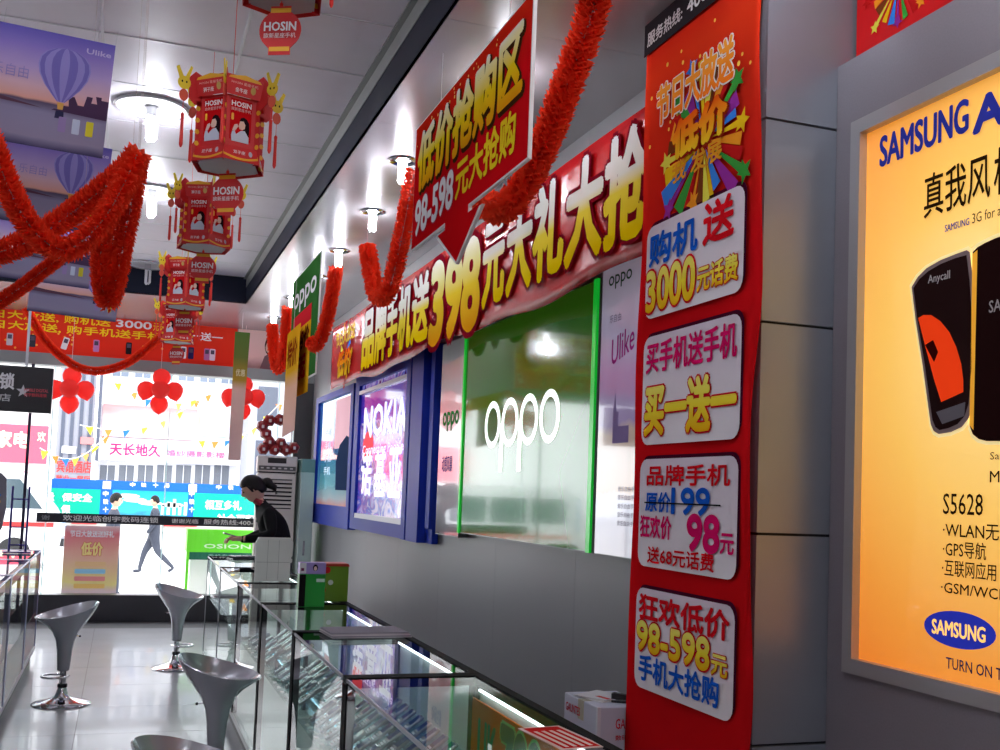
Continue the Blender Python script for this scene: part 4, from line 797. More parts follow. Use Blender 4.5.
# ================================================================ COUNTERS ACROSS THE AISLE
m_silver = M('blue_silver_frame', (150, 152, 190), .3, metal=.6); m_pink = M('pink_liner', (240, 190, 190), .5); m_mag = M('magenta_base', (150, 40, 96), .4)
for a, b, n in ((8.48, 9.62, 'silver framed pink lined counter at the end by the shop window'), (7.14, 8.47, 'silver framed pink lined counter beside the nearest whole stool'), (5.8, 7.13, 'silver framed pink lined counter at the picture edge')):
    c = counter(a, b, n, True, -1.1, -.6, m_silver, M('pale_board', (214, 206, 214), .5), .6, m_pink)
    MB().box((.2, .01, .78), (-.22, b-a-.01, .79)).build('pink_tray', m_pink, c)
    MB().box((.236, .03, .13), (.24, b-a-.03, .4)).build('front_sheet', m_mag if a > 8 else M('grey_sheet', (150, 150, 160), .3), c)
rk = thing('accessory_rack', 'blue metal ladder rack standing on the pink lined counter', 'rack', (-.75, 9.2, CZ+.0046), 0)
m_rk = M('blue_metal', (60, 52, 130), .35, metal=.5)
for x in (-.06, .06): MB().tube([(x, 0, 0), (x, 0, .52)], .009, 8).build('upright', m_rk, rk)
for z in (.06, .2, .42): MB().tube([(-.06, 0, z), (.06, 0, z)], .006, 8).build('rung', m_rk, rk)
MB().box((-.1, -.06, 0), (.1, .06, .012)).build('foot', m_rk, rk)
ac = thing('charm_board', 'grey rounded board hung with beaded phone charms beside the ladder rack', 'display board', (-.93, 9.0, CZ+.0046), 0)
pl = [(-.2, .05), (-.1, .12), (.02, .1), (.08, .2), (.1, .35), (.09, .58), (.05, .62), (-.2, .62)]
MB().prism(pl, -.01, .01, ax='y').build('board', M('grey_board', (120, 118, 130), .4), ac); MB().box((-.1, -.05, 0), (.05, .05, .014)).build('foot', m_rk, ac); MB().tube([(-.03, 0, .01), (-.03, 0, .2)], .012, 8).build('stem', m_rk, ac)
for i in range(5):
    for j in range(4): MB().ball((-.16+.052*i, -.016, .30+.05*j), .012, 10, 6).build('charm', [P(230, 170, 60), P(50, 110, 190), P(226, 190, 110), P(70, 130, 210)][(i+j) % 4], ac, True)
MB().box((-.1, -.0125, .53), (.03, -.01, .55)).build('header_print', P(220, 220, 226), ac); MB().box((-.2, -.02, .58), (.0, -.012, .66)).build('white_card', white, ac)
# ================================================================ BAR STOOLS
m_abs = M('silver_plastic', (178, 180, 186), .24, metal=.6, coat=.5)
def stool():
    t = thing('bar_stool', '', 'stool', (0, 0, 0), 0, 'silver scoop bar stools')
    prof = [(.036, .235), (.042, .24), (.046, .3), (.052, .38), (.064, .45), (.09, .51), (.13, .56), (.172, .605), (.2, .64), (.206, .652), (.2, .656), (.186, .64), (.15, .6), (.1, .572), (.05, .56), (.001, .556)]
    def tilt(x, y, z):
        k = max(0, (z-.5)/.15); k = min(1, k)**1.4
        return (x*(1+.04*k), y*(1-.06*k), z+k*(.052*x/.2+.012*(x/.2)**2))
    MB().lathe(prof, 40, fn=tilt).build('seat', m_abs, t, 60)
    MB().lathe([(.022, .05), (.022, .24)], 20).build('gas_lift', m_chr, t, 30)
    MB().lathe([(.195, 0), (.198, .006), (.19, .012), (.14, .026), (.08, .042), (.05, .056), (.038, .085), (.03, .12), (.024, .122)], 40).build('base', m_chr, t, 50)
    MB().lathe([(.034, .12), (.034, .14), (.03, .145)], 20).build('collar', m_phb, t, 30)
    MB().tube([(.03, -.035, .2)]+[(-.085+.09*math.cos(a), .085*math.sin(a), .205) for a in [(-1.1+i*.2)+0 for i in range(1, 1)]]+[(-.06+.085*math.cos(a), .085*math.sin(a), .2) for a in [-.6-i*(5.08/18) for i in range(19)]]+[(.03, .035, .2)], .008, 8).build('footrest', m_chr, t, True)
    MB().tube([(.04, 0, .48), (.08, .01, .472), (.1, .012, .47)], .004, 6).build('lever', m_chr, t); MB().ball((.105, .012, .47), .008, 8, 6).build('lever_knob', m_phb, t)
    return t
st0 = stool()
for k, (x, y, rz, lab) in enumerate(((-.3, 7.75, .35, 'silver bar stool standing alone in the aisle, seat edge raised towards the counters'), (.488, 9.1, 2.7, 'silver bar stool nearest the shop window'), (.495, 5.36, 2.75, 'silver bar stool pulled up to the glass counters, base out of view'), (.27, 3.6, 2.75, 'silver bar stool cut by the bottom edge, only its seat rim in view'))):
    o = st0 if k == 0 else copy_tree(st0); o.location = (x, y, 0); o.rotation_euler = (0, 0, rz); o.scale = (.94, .94, .94); o['label'] = lab
# ================================================================ AIR CONDITIONER, CABINET, RED KNOT
m_ac = M('ivory_plastic', (206, 196, 190), .4); m_acs = M('pale_green_panel', (176, 196, 190), .4)
ac = thing('air_conditioner', 'ivory standing air conditioner behind the clerk with a slatted grille', 'air conditioner', (1.53, 11.45, 0), -.08)
MB().bbox((-.2, -.15, 0), (.2, .2, 1.64), .012).build('body', m_ac, ac); MB().bbox((-.205, -.16, 1.655), (.205, .2, 1.82), .01).build('control_head', m_ac, ac)
MB().box((-.19, -.14, 1.64), (.19, .19, 1.656)).build('gap', blk, ac)
MB().box((-.1, -.163, 1.745), (.09, -.159, 1.80)).build('display', P(60, 56, 56), ac); MB().box((-.19, -.163, 1.67), (.19, -.159, 1.715)).build('control_strip', P(96, 92, 92), ac)
for k in range(6): MB().box((-.17+.06*k, -.165, 1.685), (-.14+.06*k, -.163, 1.7)).build('button', P(206, 200, 196), ac)
MB().box((-.16, -.152, 1.27), (.16, -.145, 1.58)).build('grille_recess', P(26, 26, 28), ac)
for k in range(7):
    sl = MB().box((-.16, -.012, -.009), (.16, .012, .009)).build('louvre', m_ac, ac, loc=(0, -.158, 1.295+.0435*k)); sl.rotation_euler = (.5, 0, 0)
for x0, x1, z0, z1 in ((-.19, -.16, 1.23, 1.62), (.16, .19, 1.23, 1.62), (-.16, .16, 1.58, 1.62), (-.16, .16, 1.23, 1.27)): MB().box((x0, -.17, z0), (x1, -.15, z1)).build('grille_frame', m_ac, ac)
MB().box((.02, -.1525, .75), (.14, -.15, .86)).build('energy_label', P(226, 222, 220), ac)
cbt = thing('tall_cabinet', 'pale green tall metal cabinet beside the air conditioner', 'cabinet', (1.85, 11.5, 0), 0)
MB().bbox((-.1, -.34, 0), (.04, .2, 1.66), .006).build('body', m_acs, cbt); MB().bbox((-.1, -.34, 1.661), (.04, .2, 1.8), .006).build('top_box', M('teal_grey', (110, 146, 140), .4), cbt); MB().box((-.05, -.346, .8), (-.03, -.34, .95)).build('handle', m_chr, cbt)
kn = thing('paper_knot', 'dark red chain of faceted paper blocks standing on the air conditioner', 'decoration', (1.5, 11.45, 1.8205), 0)
m_kn = M('dark_red_paper', (140, 22, 28), .45); r = .068
pos = [(-.12, .0725), (0, .0725), (.12, .0725), (-.06, .15), (.06, .14), (-.1, .235), (-.14, .31), (-.07, .375), (.04, .39), (.14, .4), (.2, .1)]
for k, (x, z) in enumerate(pos):
    b = MB().lathe([(.001, -r), (r*.75, -r*.6), (r, 0), (r*.75, r*.6), (.001, r)], 6, (0, 0, 0)).build('paper_block', m_kn, kn, loc=(x, 0, z)); b.rotation_euler = (1.57, .3*k, 0)
    MB().box((-.014, -.0722, -.02), (.012, -.0702, .012)).build('white_print', P(214, 200, 196), kn, loc=(x, 0, z))
# ================================================================ BALLOON CLUSTERS
m_ball = TRANSLUCENT('red_balloon', (255, 110, 104), .72)
for k, (px, py, n) in enumerate(((70, 390, 'beside the black shop sign'), (160, 391, 'in the middle of the glass'), (243, 398, 'above the clerk'))):
    p = at(px, py, Y=11.85); t = thing('hanging_balloons', 'cluster of red balloons hanging at the shop window ' + n, 'balloons', p, 0, 'red balloon clusters at the shop window')
    for q, (x, z, y) in enumerate(((0, 0, -.14), (-.14, 0, 0), (.145, .01, 0), (.0, -.14, .04), (.01, .145, .04))):
        r = .095; b = MB().lathe([(.006, -1.22*r), (.01, -1.14*r), (.25*r, -1.06*r), (.6*r, -.8*r), (.93*r, -.3*r), (r, .12*r), (.85*r, .58*r), (.5*r, .9*r), (.001, 1.03*r)], 20).build('balloon', m_ball, t, True, loc=(x, y, z)); b.rotation_euler = ((.9, 0, 0), (0, .25, 0), (0, -.25, 0), (-.3, 0, 0), (-.5, 0, 0))[q]
    MB().tube([(0, .04, .15), (0, .04, ZS-p.z)], .002, 5).build('string', P(220, 200, 200), t)
# ================================================================ PEOPLE
def skin(joints, edges, name, mats, parent=None, pick=None, sub=2, root=0):
    me = bpy.data.meshes.new(name); me.from_pydata([j[:3] for j in joints], edges, []); ob = bpy.data.objects.new(name, me); COL.objects.link(ob)
    md = ob.modifiers.new('s', 'SKIN'); md.use_smooth_shade = True; md.branch_smoothing = .4; ob.modifiers.new('u', 'SUBSURF').levels = sub
    for i, d in enumerate(me.skin_vertices[0].data):
        rr = joints[i][3]; d.radius = rr if hasattr(rr, '__len__') else (rr, rr); d.use_root = (i == root)
    dg = bpy.context.evaluated_depsgraph_get(); nm = bpy.data.meshes.new_from_object(ob.evaluated_get(dg)); bpy.data.objects.remove(ob); nm.name = name
    nm.materials.clear()
    for m in mats: nm.materials.append(m)
    if pick:
        for p in nm.polygons: p.material_index = pick(p.center)
    o = bpy.data.objects.new(name, nm); link(o, parent); return o
m_skin = M('skin', (206, 160, 138), .5, trans=.1); m_jkt = M('black_jacket', (11, 11, 14), .8, noise=(30, .2), spec=.2); m_trs = M('dark_trousers', (34, 36, 48), .8); m_hair = M('black_hair', (14, 10, 10), .5, noise=(60, .3), spec=.25); m_collar = M('red_collar', (130, 20, 34), .6)
def hand(parent, wrist, dirv, up, L=.17, grip=.5):
    """palm and five curled fingers as one skin; wrist point, pointing direction, palm-up vector"""
    d = Vector(dirv).normalized(); u = Vector(up).normalized(); s = d.cross(u); w = Vector(wrist); J = [(*w, .024), (*(w+d*L*.28), (.03, .017)), (*(w+d*L*.5), (.034, .014))]; E = [(0, 1), (1, 2)]
    for k, (off, ln) in enumerate(((-.027, .38), (-.009, .44), (.009, .42), (.027, .33))):
        b = w+d*L*.52+s*off; a1 = b+(d*math.cos(grip)-u*math.sin(grip))*L*ln*.5; a2 = a1+(d*math.cos(grip*2.2)-u*math.sin(grip*2.2))*L*ln*.5; n_ = len(J)
        J += [(*b, .0095), (*a1, .0085), (*a2, .007)]; E += [(2, n_), (n_, n_+1), (n_+1, n_+2)]
    b = w+d*L*.25-s*.032; a1 = b+(d*.8-s*.5-u*.3)*L*.2; a2 = a1+(d*.9-u*.3)*L*.17; n_ = len(J); J += [(*b, .011), (*a1, .0095), (*a2, .008)]; E += [(1, n_), (n_, n_+1), (n_+1, n_+2)]
    return skin(J, E, 'hand', [m_skin], parent, sub=1)
def head(parent, c, face, tilt=0, hair='short', s=1.0):
    """head with nose, brow, ears, eyes, mouth; face = yaw the face points to (0 = -Y)"""
    e = bpy.data.objects.new('head_frame', None)
    vs = []; fs = []; n, m = 24, 16
    def shp(x, y, z):       # unit sphere -> head; face towards -y
        X = x*.074; Y = y*.094; Z = z*.118
        if z < -.1: X *= 1-.28*min(1, (-z-.1)/.9); Y *= 1-.1*(-z)
        if y < -.35 and abs(x) < .55:
            Y += .012*max(0, z-.15)*1
            f = math.exp(-((z+.14)/.13)**2-(x/.13)**2); Y -= .024*f           # nose
            f = math.exp(-((z-.02)/.1)**2-((abs(x)-.38)/.14)**2); Y += .010*f   # eye sockets
            f = math.exp(-((z+.47)/.07)**2-(x/.3)**2); Y -= .006*f           # lips
            f = math.exp(-((z+.8)/.14)**2-(x/.3)**2); Y -= .010*f            # chin
        return (X*s, Y*s, Z*s)
    for j in range(m+1):
        ph = math.pi*j/m
        for i in range(n): a = 2*math.pi*i/n; vs.append(shp(math.sin(ph)*math.cos(a), math.sin(ph)*math.sin(a), -math.cos(ph)))
    for j in range(m):
        for i in range(n): fs.append((j*n+i, j*n+(i+1) % n, (j+1)*n+(i+1) % n, (j+1)*n+i))
    o = MB().add(vs, fs).build('head', m_skin, parent, True)
    R = Matrix.Translation(c) @ Matrix.Rotation(face, 4, 'Z') @ Matrix.Rotation(tilt, 4, 'X'); o.matrix_local = R
    for x in (-.027, .027):
        MB().ball((x*s, -.083*s, .004*s), .0105*s, 10, 6, sq=(1.2, .5, .7)).build('eye', P(28, 22, 22), o, True); MB().box(((x-.016)*s, -.092*s, .022*s), ((x+.016)*s, -.084*s, .027*s)).build('eyebrow', m_hair, o)
        MB().ball((x/.027*.075*s, .008*s, -.006*s), .026*s, 10, 8, sq=(.35, .7, 1.15)).build('ear', m_skin, o, True)
    MB().ball((0, -.091*s, -.055*s), .018*s, 10, 6, sq=(1.2, .4, .32)).build('mouth', P(170, 84, 84), o, True)
    hv = MB(); pr = []
    vs = []; fs = []
    for j in range(11):
        ph = math.pi*j/10*.68
        for i in range(n):
            a = 2*math.pi*i/n; x, y, z = math.sin(ph)*math.cos(a), math.sin(ph)*math.sin(a), math.cos(ph); lim = -.45 if y > .25 else (-.12 if y > -.25 else .34+.1*(-y))
            if z < lim: z = lim
            vs.append((x*.079*s*(1 if y > -.3 else .96), y*.1*s+.004*s, z*.122*s+.004*s))
    for j in range(10):
        for i in range(n): fs.append((j*n+i, j*n+n+i, j*n+n+(i+1) % n, j*n+(i+1) % n))
    h = MB().add(vs, fs).build('hair', m_hair, o, True); sd = h.modifiers.new('thick', 'SOLIDIFY'); sd.thickness = .008*s; sd.offset = 1
    if hair == 'tied': MB().ball((0, .125*s, .015*s), .05*s, 14, 8, sq=(.9, 1.0, .9)).build('hair_bun', m_hair, o, True); MB().tube([(0, .13*s, 0), (0, .165*s, -.05*s), (0, .16*s, -.11*s)], [.04*s, .03*s, .012*s], 10).build('ponytail', m_hair, o, True)
    return o
# clerk leaning over the counter, facing the shop window side of the aisle (-X)
cl = thing('person', 'clerk in a black jacket with red collar leaning over the counter, looking at a phone', 'person', (1.235, 9.3, 0), 0); cl.scale = (1.06, 1.06, .98)
J = [(.07, 0, .9, (.12, .15)), (.05, 0, 1.04, (.115, .145)), (.0, 0, 1.2, (.12, .16)), (-.06, 0, 1.32, (.1, .15)), (-.105, 0, 1.385, (.048, .05)), (-.135, 0, 1.43, (.045, .046)),
     (-.05, -.16, 1.315, .062), (-.03, -.22, 1.12, .05), (-.2, -.17, 1.075, .04), (-.25, -.15, 1.08, .03), (-.05, .16, 1.315, .062), (-.02, .21, 1.13, .05), (-.18, .12, 1.06, .04), (-.24, .07, 1.06, .03),
     (.08, -.09, .85, .09), (.08, -.1, .47, .06), (.11, -.1, .1, .042), (.1, -.1, .045, .042), (-.03, -.11, .035, .034), (.08, .09, .85, .09), (.08, .1, .47, .06), (.11, .1, .1, .042), (.1, .1, .045, .042), (-.03, .11, .035, .034)]
E_ = [(0, 1), (1, 2), (2, 3), (3, 4), (4, 5), (3, 6), (6, 7), (7, 8), (8, 9), (3, 10), (10, 11), (11, 12), (12, 13), (0, 14), (14, 15), (15, 16), (16, 17), (17, 18), (0, 19), (19, 20), (20, 21), (21, 22), (22, 23)]
skin(J, E_, 'body', [m_jkt, m_trs, m_skin], cl, pick=lambda c: 1 if c.z < .88 else (2 if c.z > 1.385 and c.x < -.09 else (2 if c.x < -.235 and c.z < 1.2 else 0)))
head(cl, (-.17, 0, 1.50), -math.pi/2, .42, 'tied', .98)
MB().lathe([(.06, -.03), (.058, .0), (.05, .03)], 18, (-.112, 0, 1.385), fn=lambda x, y, z: (x-.3*z, y, z+.35*x*-1)).build('collar', m_collar, cl, True)
hand(cl, (-.25, -.15, 1.08), (-1, .1, .1), (0, 0, 1), grip=.7); hand(cl, (-.24, .07, 1.06), (-1, -.3, .1), (0, 0, 1), grip=.5)
MB().prism([(-.19, 1.245), (-.165, 1.25), (-.16, 1.262), (-.187, 1.258)], -.05, -.03, ax='y').build('badge', P(226, 226, 226), cl)
pt = thing('held_phone', 'silver phone held in the hands of the clerk', 'phone', (.87, 9.15, 1.079), .1); b = MB().bbox((-.06, -.025, 0), (.06, .025, .012), .003).build('body', m_ph, pt); b.rotation_euler = (0, .25, 0); MB().box((-.05, -.02, .012), (.0, .02, .0128)).build('screen', m_scr, b)
# ================================================================ THE STREET
ZG = -.55
struct(MB().box((-60, YF+.16, ZG-.2), (60, 110, ZG)).build('ground', M('pale_paving', (214, 212, 210), .8, noise=(.6, .04))))
struct(MB().box((-5, YF+.16, ZG), (4, YF+1.5, -.03)).build('floor_outside_step', M('pale_step', (206, 204, 202), .8)))
def man(name, label, loc, rz, J, E_, pick, hd, hands):
    t = thing(name, label, 'person', loc, rz); skin(J, E_, 'body', [M('dark_coat', (52, 56, 70), .8), M('grey_trousers', (58, 62, 76), .8), m_skin], t, pick=pick)
    head(t, hd, 0, .05, 'short', 1.0)
    for w, d in hands: hand(t, w, d, (-1 if w[0] > 0 else 1, 0, 0), grip=.35)
    return t
def walker(st): # local: faces -Y; stride st
    J = [(0, 0, .9, (.19, .15)), (0, 0, 1.1, (.18, .14)), (0, -.01, 1.28, (.19, .14)), (0, -.01, 1.4, (.14, .1)), (0, -.015, 1.475, (.05, .05)), (0, -.02, 1.53, (.048, .048)),
         (-.18, 0, 1.37, .062), (-.22, .06*st, 1.1, .05), (-.21, -.06*st, .88, .038), (.18, 0, 1.37, .062), (.22, -.02*st, 1.1, .05), (.21, -.14*st, .9, .038),
         (-.09, 0, .8, .13), (-.09, -.16*st, .48, .075), (-.09, -.24*st, .1, .044), (-.09, -.22*st, .045, .044), (-.09, -.36*st, .035, .034), (.09, 0, .8, .13), (.09, .08*st, .48, .075), (.09, .36*st, .16, .044), (.09, .39*st, .12, .044), (.09, .29*st, .04, .034)]
    E_ = [(0, 1), (1, 2), (2, 3), (3, 4), (4, 5), (3, 6), (6, 7), (7, 8), (3, 9), (9, 10), (10, 11), (0, 12), (12, 13), (13, 14), (14, 15), (15, 16), (0, 17), (17, 18), (18, 19), (19, 20), (20, 21)]
    return J, E_
pk = lambda c: 2 if c.z > 1.465 else (1 if c.z < .64 else 0)
J, E_ = walker(1.15); p = at(152, 573, Z=ZG)
man('person', 'man in a dark coat striding past outside the glass', (p.x, p.y, ZG), -math.pi/2, J, E_, pk, (0, -.03, 1.62), [((-.21, -.069, .88), (0, -.3, -1)), ((.21, -.16, .9), (0, -.3, -1))])
J, E_ = walker(.5); p = at(115, 493, Y=19.5)
man('person', 'man in a grey jacket seen behind the welcome strip outside', (p.x, 19.5, p.z-1.74), math.pi/2, J, E_, pk, (0, -.03, 1.62), [((-.21, -.03, .88), (0, -.2, -1)), ((.21, -.07, .9), (0, -.2, -1))])
struct(MB().box((-6, 15.5, ZG), (6, 21, p.z-1.74)).build('ground_kerb', M('pale_kerb', (212, 210, 208), .8))) if p.z-1.74 > ZG else None
# painted hoarding along the roadworks
YH = 45.0
hz1 = at(100, 480, Y=YH).z
ho = sign('hoarding', 'blue and teal roadwork hoarding with white slogans across the street', 'hoarding', (-16, YH, ZG), 'y'); hh = hz1-ZG
MB().box((0, 0, -.3), (32, .4, 0)).build('concrete_base', P(196, 192, 186), ho); MB().box((0, .4, -.1), (32, hh, 0)).build('board', P(40, 96, 190), ho)
def hx(px, py=500): return lp(ho, px, py)[0]
teal = P(30, 170, 140); wb = P(250, 250, 250)
for a, b in ((30, 100), (-75, 10), (194, 282)): MB().box((hx(a), .42, 0), (hx(b), hh-.38, .03)).build('teal_panel', teal, ho)
flat(ho, 'picture_panel', [(hx(112), .42), (hx(188), .42), (hx(188), hh-.36), (hx(112), hh-.36)], GR('sky_picture', ((0, (90, 110, 110)), (.2, (60, 120, 140)), (.45, (60, 190, 230)), (1, (40, 150, 220))), noise=.5), .002, .03)
for k, (px, py) in enumerate(((135, 500), (128, 496), (150, 503), (172, 505))): c = lp(ho, px, py); flat(ho, 'cloud_print', ellipse(c[0], c[1], .45, .09, 16), wb, .034, .006)
c = lp(ho, 174, 510)
for k in range(5): MB().box((c[0]-.5+.22*k, c[1]-.2, .034), (c[0]-.38+.22*k, c[1]+.2+.12*(k % 3), .04)).build('tower_print', P(220, 236, 240), ho)
def ht(s, px, py, ph, wpx, m=wb, bold=.03):
    a = lp(ho, px, py+ph); b = lp(ho, px+wpx, py+ph); y1 = lp(ho, px, py)[1]; text(ho, s, a[0], a[1], b[0], y1, m, z=.05, bold=bold)
ht('质量', 34, 492, 8, 20); ht('保安全', 62, 493, 8, 30); ht('进度', 34, 504, 8, 20); ht('保', 61, 505, 8, 9)
ht('相互多礼', 205, 500, 9, 36); ht('社会更和', 217, 514, 9, 36); ht('谐', 255, 514, 9, 9)
for s, px in (('中', 130), ('铁', 141), ('十', 153), ('局', 164), ('中', 216), ('铁', 228), ('十', 240)): ht(s, px, 482.5+.03*(px-130), 4, 5)
for px in (103, 189):
    for k, s in enumerate('中铁十'): ht(s, px, 491+8*k, 5, 5)
    MB().box((hx(px-1), hh-.34, 0), (hx(px+7), hh-.04, .06)).build('white_plate', wb, ho)
for a, b in ((73, 98), (165, 198)): MB().box((hx(a), .3, 0), (hx(b), .62, .12)).build('red_notice', P(190, 80, 80), ho)
# photo studio building behind
YB_ = 60.0
bd = sign('studio_building', 'pale shop building with a pink sign behind the hoarding', 'building', (-3.2, YB_, ZG), 'y')
def bp(px, py): return lp(bd, px, py)
xL, xR = bp(98, 450)[0], bp(238, 450)[0]; m_pl = P(226, 226, 230)
MB().box((xL, 0, -6), (xR, 16, 0)).build('facade', m_pl, bd)
z1 = bp(150, 428)[1]; z0 = bp(150, 420)[1]; sz0, sz1 = bp(100, 457)[1], bp(100, 443)[1]
MB().box((xL, bp(150, 462)[1], 0), (xR, bp(150, 440)[1], .6)).build('sign_fascia', P(240, 236, 240), bd)
text(bd, '天长地久', bp(110, 450)[0], bp(110, 455)[1], bp(160, 450)[0], bp(110, 443)[1], P(220, 60, 120), z=.62, bold=.03)
text(bd, '婚纱摄影影楼', bp(166, 450)[0], bp(166, 456)[1], bp(224, 450)[0], bp(166, 450)[1], P(216, 110, 150), z=.62, bold=.03)
MB().box((bp(102, 430)[0], bp(102, 436)[1], 0), (bp(196, 430)[0], bp(102, 404)[1], .25)).build('billboard', GR('wedding_billboard', ((0, (240, 200, 206)), (.4, (244, 216, 214)), (.8, (230, 170, 170)), (1, (226, 150, 150))), noise=.5), bd)
MB().box((bp(199, 430)[0], bp(199, 436)[1], 0), (bp(226, 430)[0], bp(199, 408)[1], .25)).build('side_billboard', GR('yellow_billboard', ((0, (190, 210, 240)), (.5, (246, 230, 170)), (1, (240, 236, 240))), noise=.5), bd)
for k in range(7):
    a = 100+19*k; w_ = MB().box((bp(a, 470)[0], bp(a, 482)[1]-.4, -.02), (bp(a+15, 470)[0], bp(a, 465)[1], .04)).build('shop_window', P(120, 124, 132), bd)
    MB().box((bp(a+7, 470)[0], bp(a, 482)[1]-.4, .04), (bp(a+7.8, 470)[0], bp(a, 465)[1], .1)).build('mullion', m_pl, w_)
for r in range(3):
    for k in range(6):
        x = xL+.5+k*1.12; w_ = MB().box((x, 7.6+r*2.6, -.02), (x+.8, 9.2+r*2.6, .05)).build('window', P(130, 140, 156), bd); MB().box((x+.38, 7.6+r*2.6, .05), (x+.42, 9.2+r*2.6, .1)).build('window_bar', m_pl, w_)
tb = sign('tower_block', 'grey tower block with red rooftop characters beside the studio building', 'building', (-6.6, 58, ZG), 'y')
def tp(px, py): return lp(tb, px, py)
a, b = tp(56, 440)[0], tp(92, 440)[0]; MB().box((a, 0, -1.8), (b, 18, 0)).build('facade', P(150, 150, 160), tb)
for k in range(5): MB().box((a+.2+.42*k, 3, 0), (a+.36+.42*k, 17, .06)).build('window_strip', P(92, 96, 110), tb)
text(tb, '宾馆酒店', tp(58, 450)[0], tp(58, 472)[1], tp(92, 450)[0], tp(58, 460)[1], P(190, 70, 70), z=.12, bold=.03); text(tb, '营业一层厅', tp(58, 450)[0], tp(58, 481)[1], tp(92, 450)[0], tp(58, 475)[1], P(190, 70, 70), z=.12, bold=.03)
MB().box((tp(62, 450)[0], tp(62, 453)[1], 0), (tp(76, 450)[0], tp(62, 446)[1], .2)).build('white_board', wb, tb); MB().box((tp(80, 450)[0], tp(80, 444)[1], 0), (tp(94, 450)[0], tp(80, 437)[1], .2)).build('red_board', P(206, 130, 130), tb)
rb = sign('grey_building', 'grey office building behind the air conditioner corner of the window', 'building', (3, 56, ZG), 'y')
a = lp(rb, 248, 440)[0]; MB().box((a, 0, -3.5), (a+9, 18, 0)).build('facade', P(170, 172, 180), rb)
for r in range(5):
    for k in range(5): MB().box((a+.4+1.6*k, 2.6+2.8*r, -.02), (a+1.4+1.6*k, 4.4+2.8*r, .05)).build('window', P(96, 100, 112), rb)
lsb = sign('red_sign_shop', 'low shop with a pink sign board seen past the door', 'building', (-9, 40, ZG), 'y')
def sp_(px, py): return lp(lsb, px, py)
MB().box((0, 0, -3), (sp_(49, 440)[0], 7.5, 0)).build('facade', P(222, 220, 222), lsb); MB().box((.5, sp_(0, 462)[1], 0), (sp_(48, 440)[0], sp_(0, 424)[1], .3)).build('sign_board', P(240, 90, 110), lsb)
text(lsb, '政家电', sp_(-22, 440)[0], sp_(0, 447)[1], sp_(30, 440)[0], sp_(0, 431)[1], P(250, 220, 190), z=.32, bold=.04); text(lsb, '欢', sp_(38, 440)[0], sp_(0, 440)[1], sp_(46, 440)[0], sp_(0, 430)[1], P(250, 220, 190), z=.32)
# white minibus parked outside
bu = thing('minibus', 'white minibus parked at the kerb beyond the door', 'vehicle', (-4.3, 27, ZG), 0)
bw = M('white_car_paint', (240, 240, 242), .25, coat=.6); dk = M('dark_car_glass', (70, 84, 92), .1)
MB().prism([(-3.2, .35), (3.0, .35), (3.1, .9), (2.85, 1.35), (2.2, 2.15), (1.8, 2.3), (-3.0, 2.3), (-3.25, 2.0)], -1, 1, ax='y').build('body', bw, bu)
for k in range(4): MB().box((-2.9+1.12*k, -1.015, 1.35), (-1.95+1.12*k, -.998, 2.0)).build('side_window', dk, bu)
MB().prism([(1.75, 1.35), (2.65, 1.35), (2.15, 2.0), (1.75, 2.0)], -1.015, -.998, ax='y').build('door_window', dk, bu)
for x in (-2.1, 2.1):
    for y in (-.92, .92):
        wl_ = MB().lathe([(.001, -.1), (.34, -.1), (.36, -.06), (.36, .06), (.34, .1), (.001, .1)], 24).build('wheel', M('tyre', (36, 36, 38), .8), bu, 40, loc=(x, y, .36)); wl_.rotation_euler = (1.571, 0, 0)
        MB().lathe([(.001, -.115), (.2, -.112), (.22, -.1)], 16).build('hubcap', m_alu, wl_)
MB().box((-3.1, -1.02, .95), (2.9, -.998, 1.05)).build('side_stripe', P(200, 60, 60), bu); o = text(bu, '五一环城客运', 0, 0, 2.6, .28, P(190, 60, 70), z=0, bold=.02); o.matrix_local = Matrix(((1, 0, 0, -2.2), (0, 0, -1, -1.03), (0, 1, 0, .62), (0, 0, 0, 1)))
MB().box((2.95, -.7, .5), (3.12, .7, .68)).build('bumper', m_phb, bu)
# poster stand and green promotion booth just outside the glass
ps = sign('poster_stand', 'faded festival poster stand just outside the glass', 'poster', (at(63, 560, Y=12.75).x, 12.75, -.03), 'y')
w = at(118, 560, Y=12.75).x-at(63, 560, Y=12.75).x; top = at(90, 526, Y=12.75).z+.03
MB().box((0, .12, -.02), (w, top, 0)).build('panel', GR('festival_print', ((0, (226, 226, 230)), (.2, (226, 200, 206)), (.3, (240, 226, 150)), (.6, (240, 190, 170)), (.9, (232, 130, 140)), (1, (236, 200, 206))), noise=.15), ps)
for x in (.05, w-.05): MB().box((x-.012, 0, -.1), (x+.012, .13, .06)).build('leg', m_alu, ps)
text(ps, '低价', w*.32, top*.68, w*.7, top*.82, P(246, 226, 150), z=.004, bold=.05, outline=(P(216, 90, 90), .05)); text(ps, '节日大放送送好礼', w*.1, top*.88, w*.9, top*.95, P(240, 240, 246), z=.004, bold=.03)
for k, c in enumerate(((240, 200, 150), (150, 206, 236), (236, 150, 150), (240, 200, 120))): flat(ps, 'offer_strip', rrect(w*.22, top*(.56-.08*k), w*.78, top*(.61-.08*k), .01, 2), P(*c), .002, .001)
for k in range(3): text(ps, '手机', w*(.12+.28*k), top*.14, w*(.3+.28*k), top*.2, P(200, 120, 130), z=.004)
gb = sign('promotion_booth', 'bright green promotion booth with white lettering outside the glass', 'booth', (at(186, 560, Y=13.3).x, 13.3, -.03), 'y')
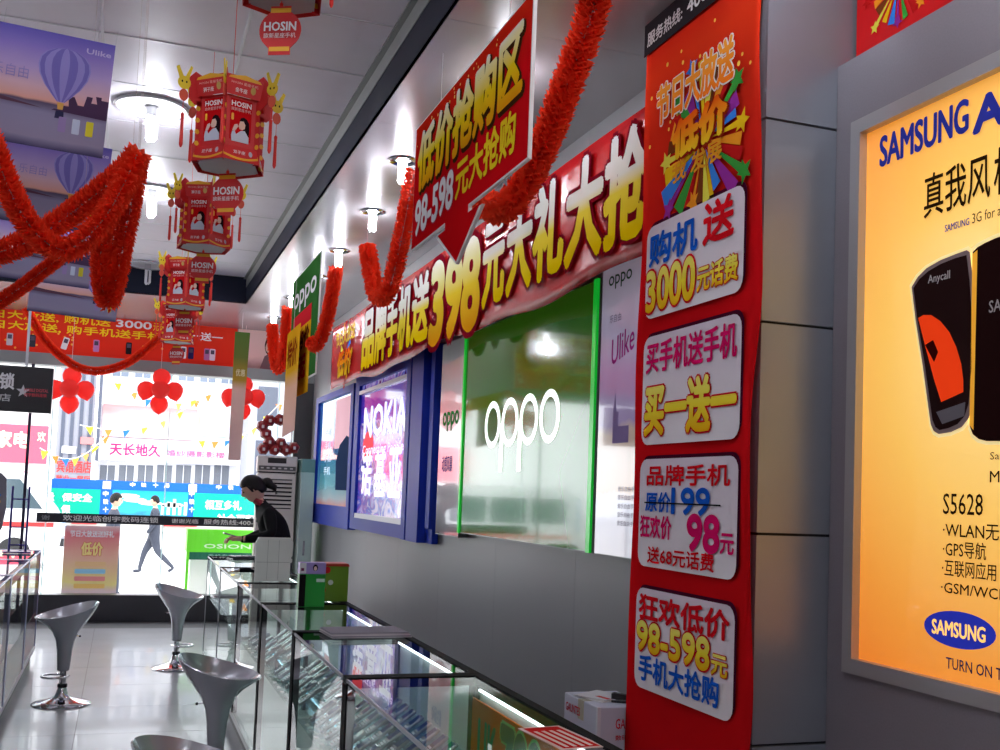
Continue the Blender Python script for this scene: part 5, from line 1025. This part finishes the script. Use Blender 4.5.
x1 = at(262, 560, Y=13.3).x-at(186, 560, Y=13.3).x; zt_ = at(190, 529, Y=13.3).z+.03; zb_ = at(190, 552, Y=13.3).z+.03
m_gn = M('lime_green_panel', (110, 226, 50), .4)
MB().box((0, zb_, -.4), (x1, zt_, 0)).build('front_panel', m_gn, gb); MB().box((.02, zb_-.09, -.39), (x1-.02, zb_, -.005)).build('dark_band', P(50, 110, 90), gb)
for x in (.01, x1-.03): MB().box((x-.01, .04, -.03), (x+.025, zb_, 0)).build('leg', m_gn, gb); MB().box((x-.02, 0, -.045), (x+.035, .09, .015)).build('foot', P(40, 50, 90), gb)
MB().box((.06, .02, -.38), (x1-.02, zb_-.1, -.3)).build('back_panel', wb, gb)
text(gb, 'OSIONI', .2, zb_+.05, x1-.1, zb_+.1, P(226, 250, 216), z=.003, bold=.03); text(gb, '手机专卖 欢迎', .25, zb_-.07, x1-.15, zb_-.02, P(160, 200, 190), z=.003, bold=.0)
# bunting strings across the street
fc = [P(240, 220, 60), P(236, 120, 60), P(50, 110, 210), P(240, 200, 70), P(230, 150, 90)]; rb_ = random.Random(9)
BT = [((40, 448), (110, 432), 'low bunting string across the tower block'), ((80, 425), (205, 395), 'bunting string rising past the pink billboard'), ((110, 378), (215, 392), 'high bunting string under the shop front beam'), ((195, 440), (285, 398), 'bunting string behind the clerk')]
for (p0, p1, lab) in BT:
    A = at(*p0, Y=30); B = at(*p1, Y=32); t = thing('bunting', lab, 'bunting', A, 0, 'pennant strings over the street'); D = B-A; n = 7
    pts = [D*(i/20)-Vector((0, 0, .5*math.sin(math.pi*i/20))) for i in range(21)]; MB().tube(pts, .012, 5).build('cord', P(220, 220, 220), t)
    for i in range(n):
        f = (i+.5)/n; c = D*f-Vector((0, 0, .5*math.sin(math.pi*f))); MB().prism([(-.1, 0), (.1, 0), (.02*rb_.uniform(-3, 3), -.22)], -.006, .006, ax='y').build('pennant', fc[i % 5], t, loc=c).rotation_euler = (rb_.uniform(-.4, .4), 0, rb_.uniform(-.5, .5))
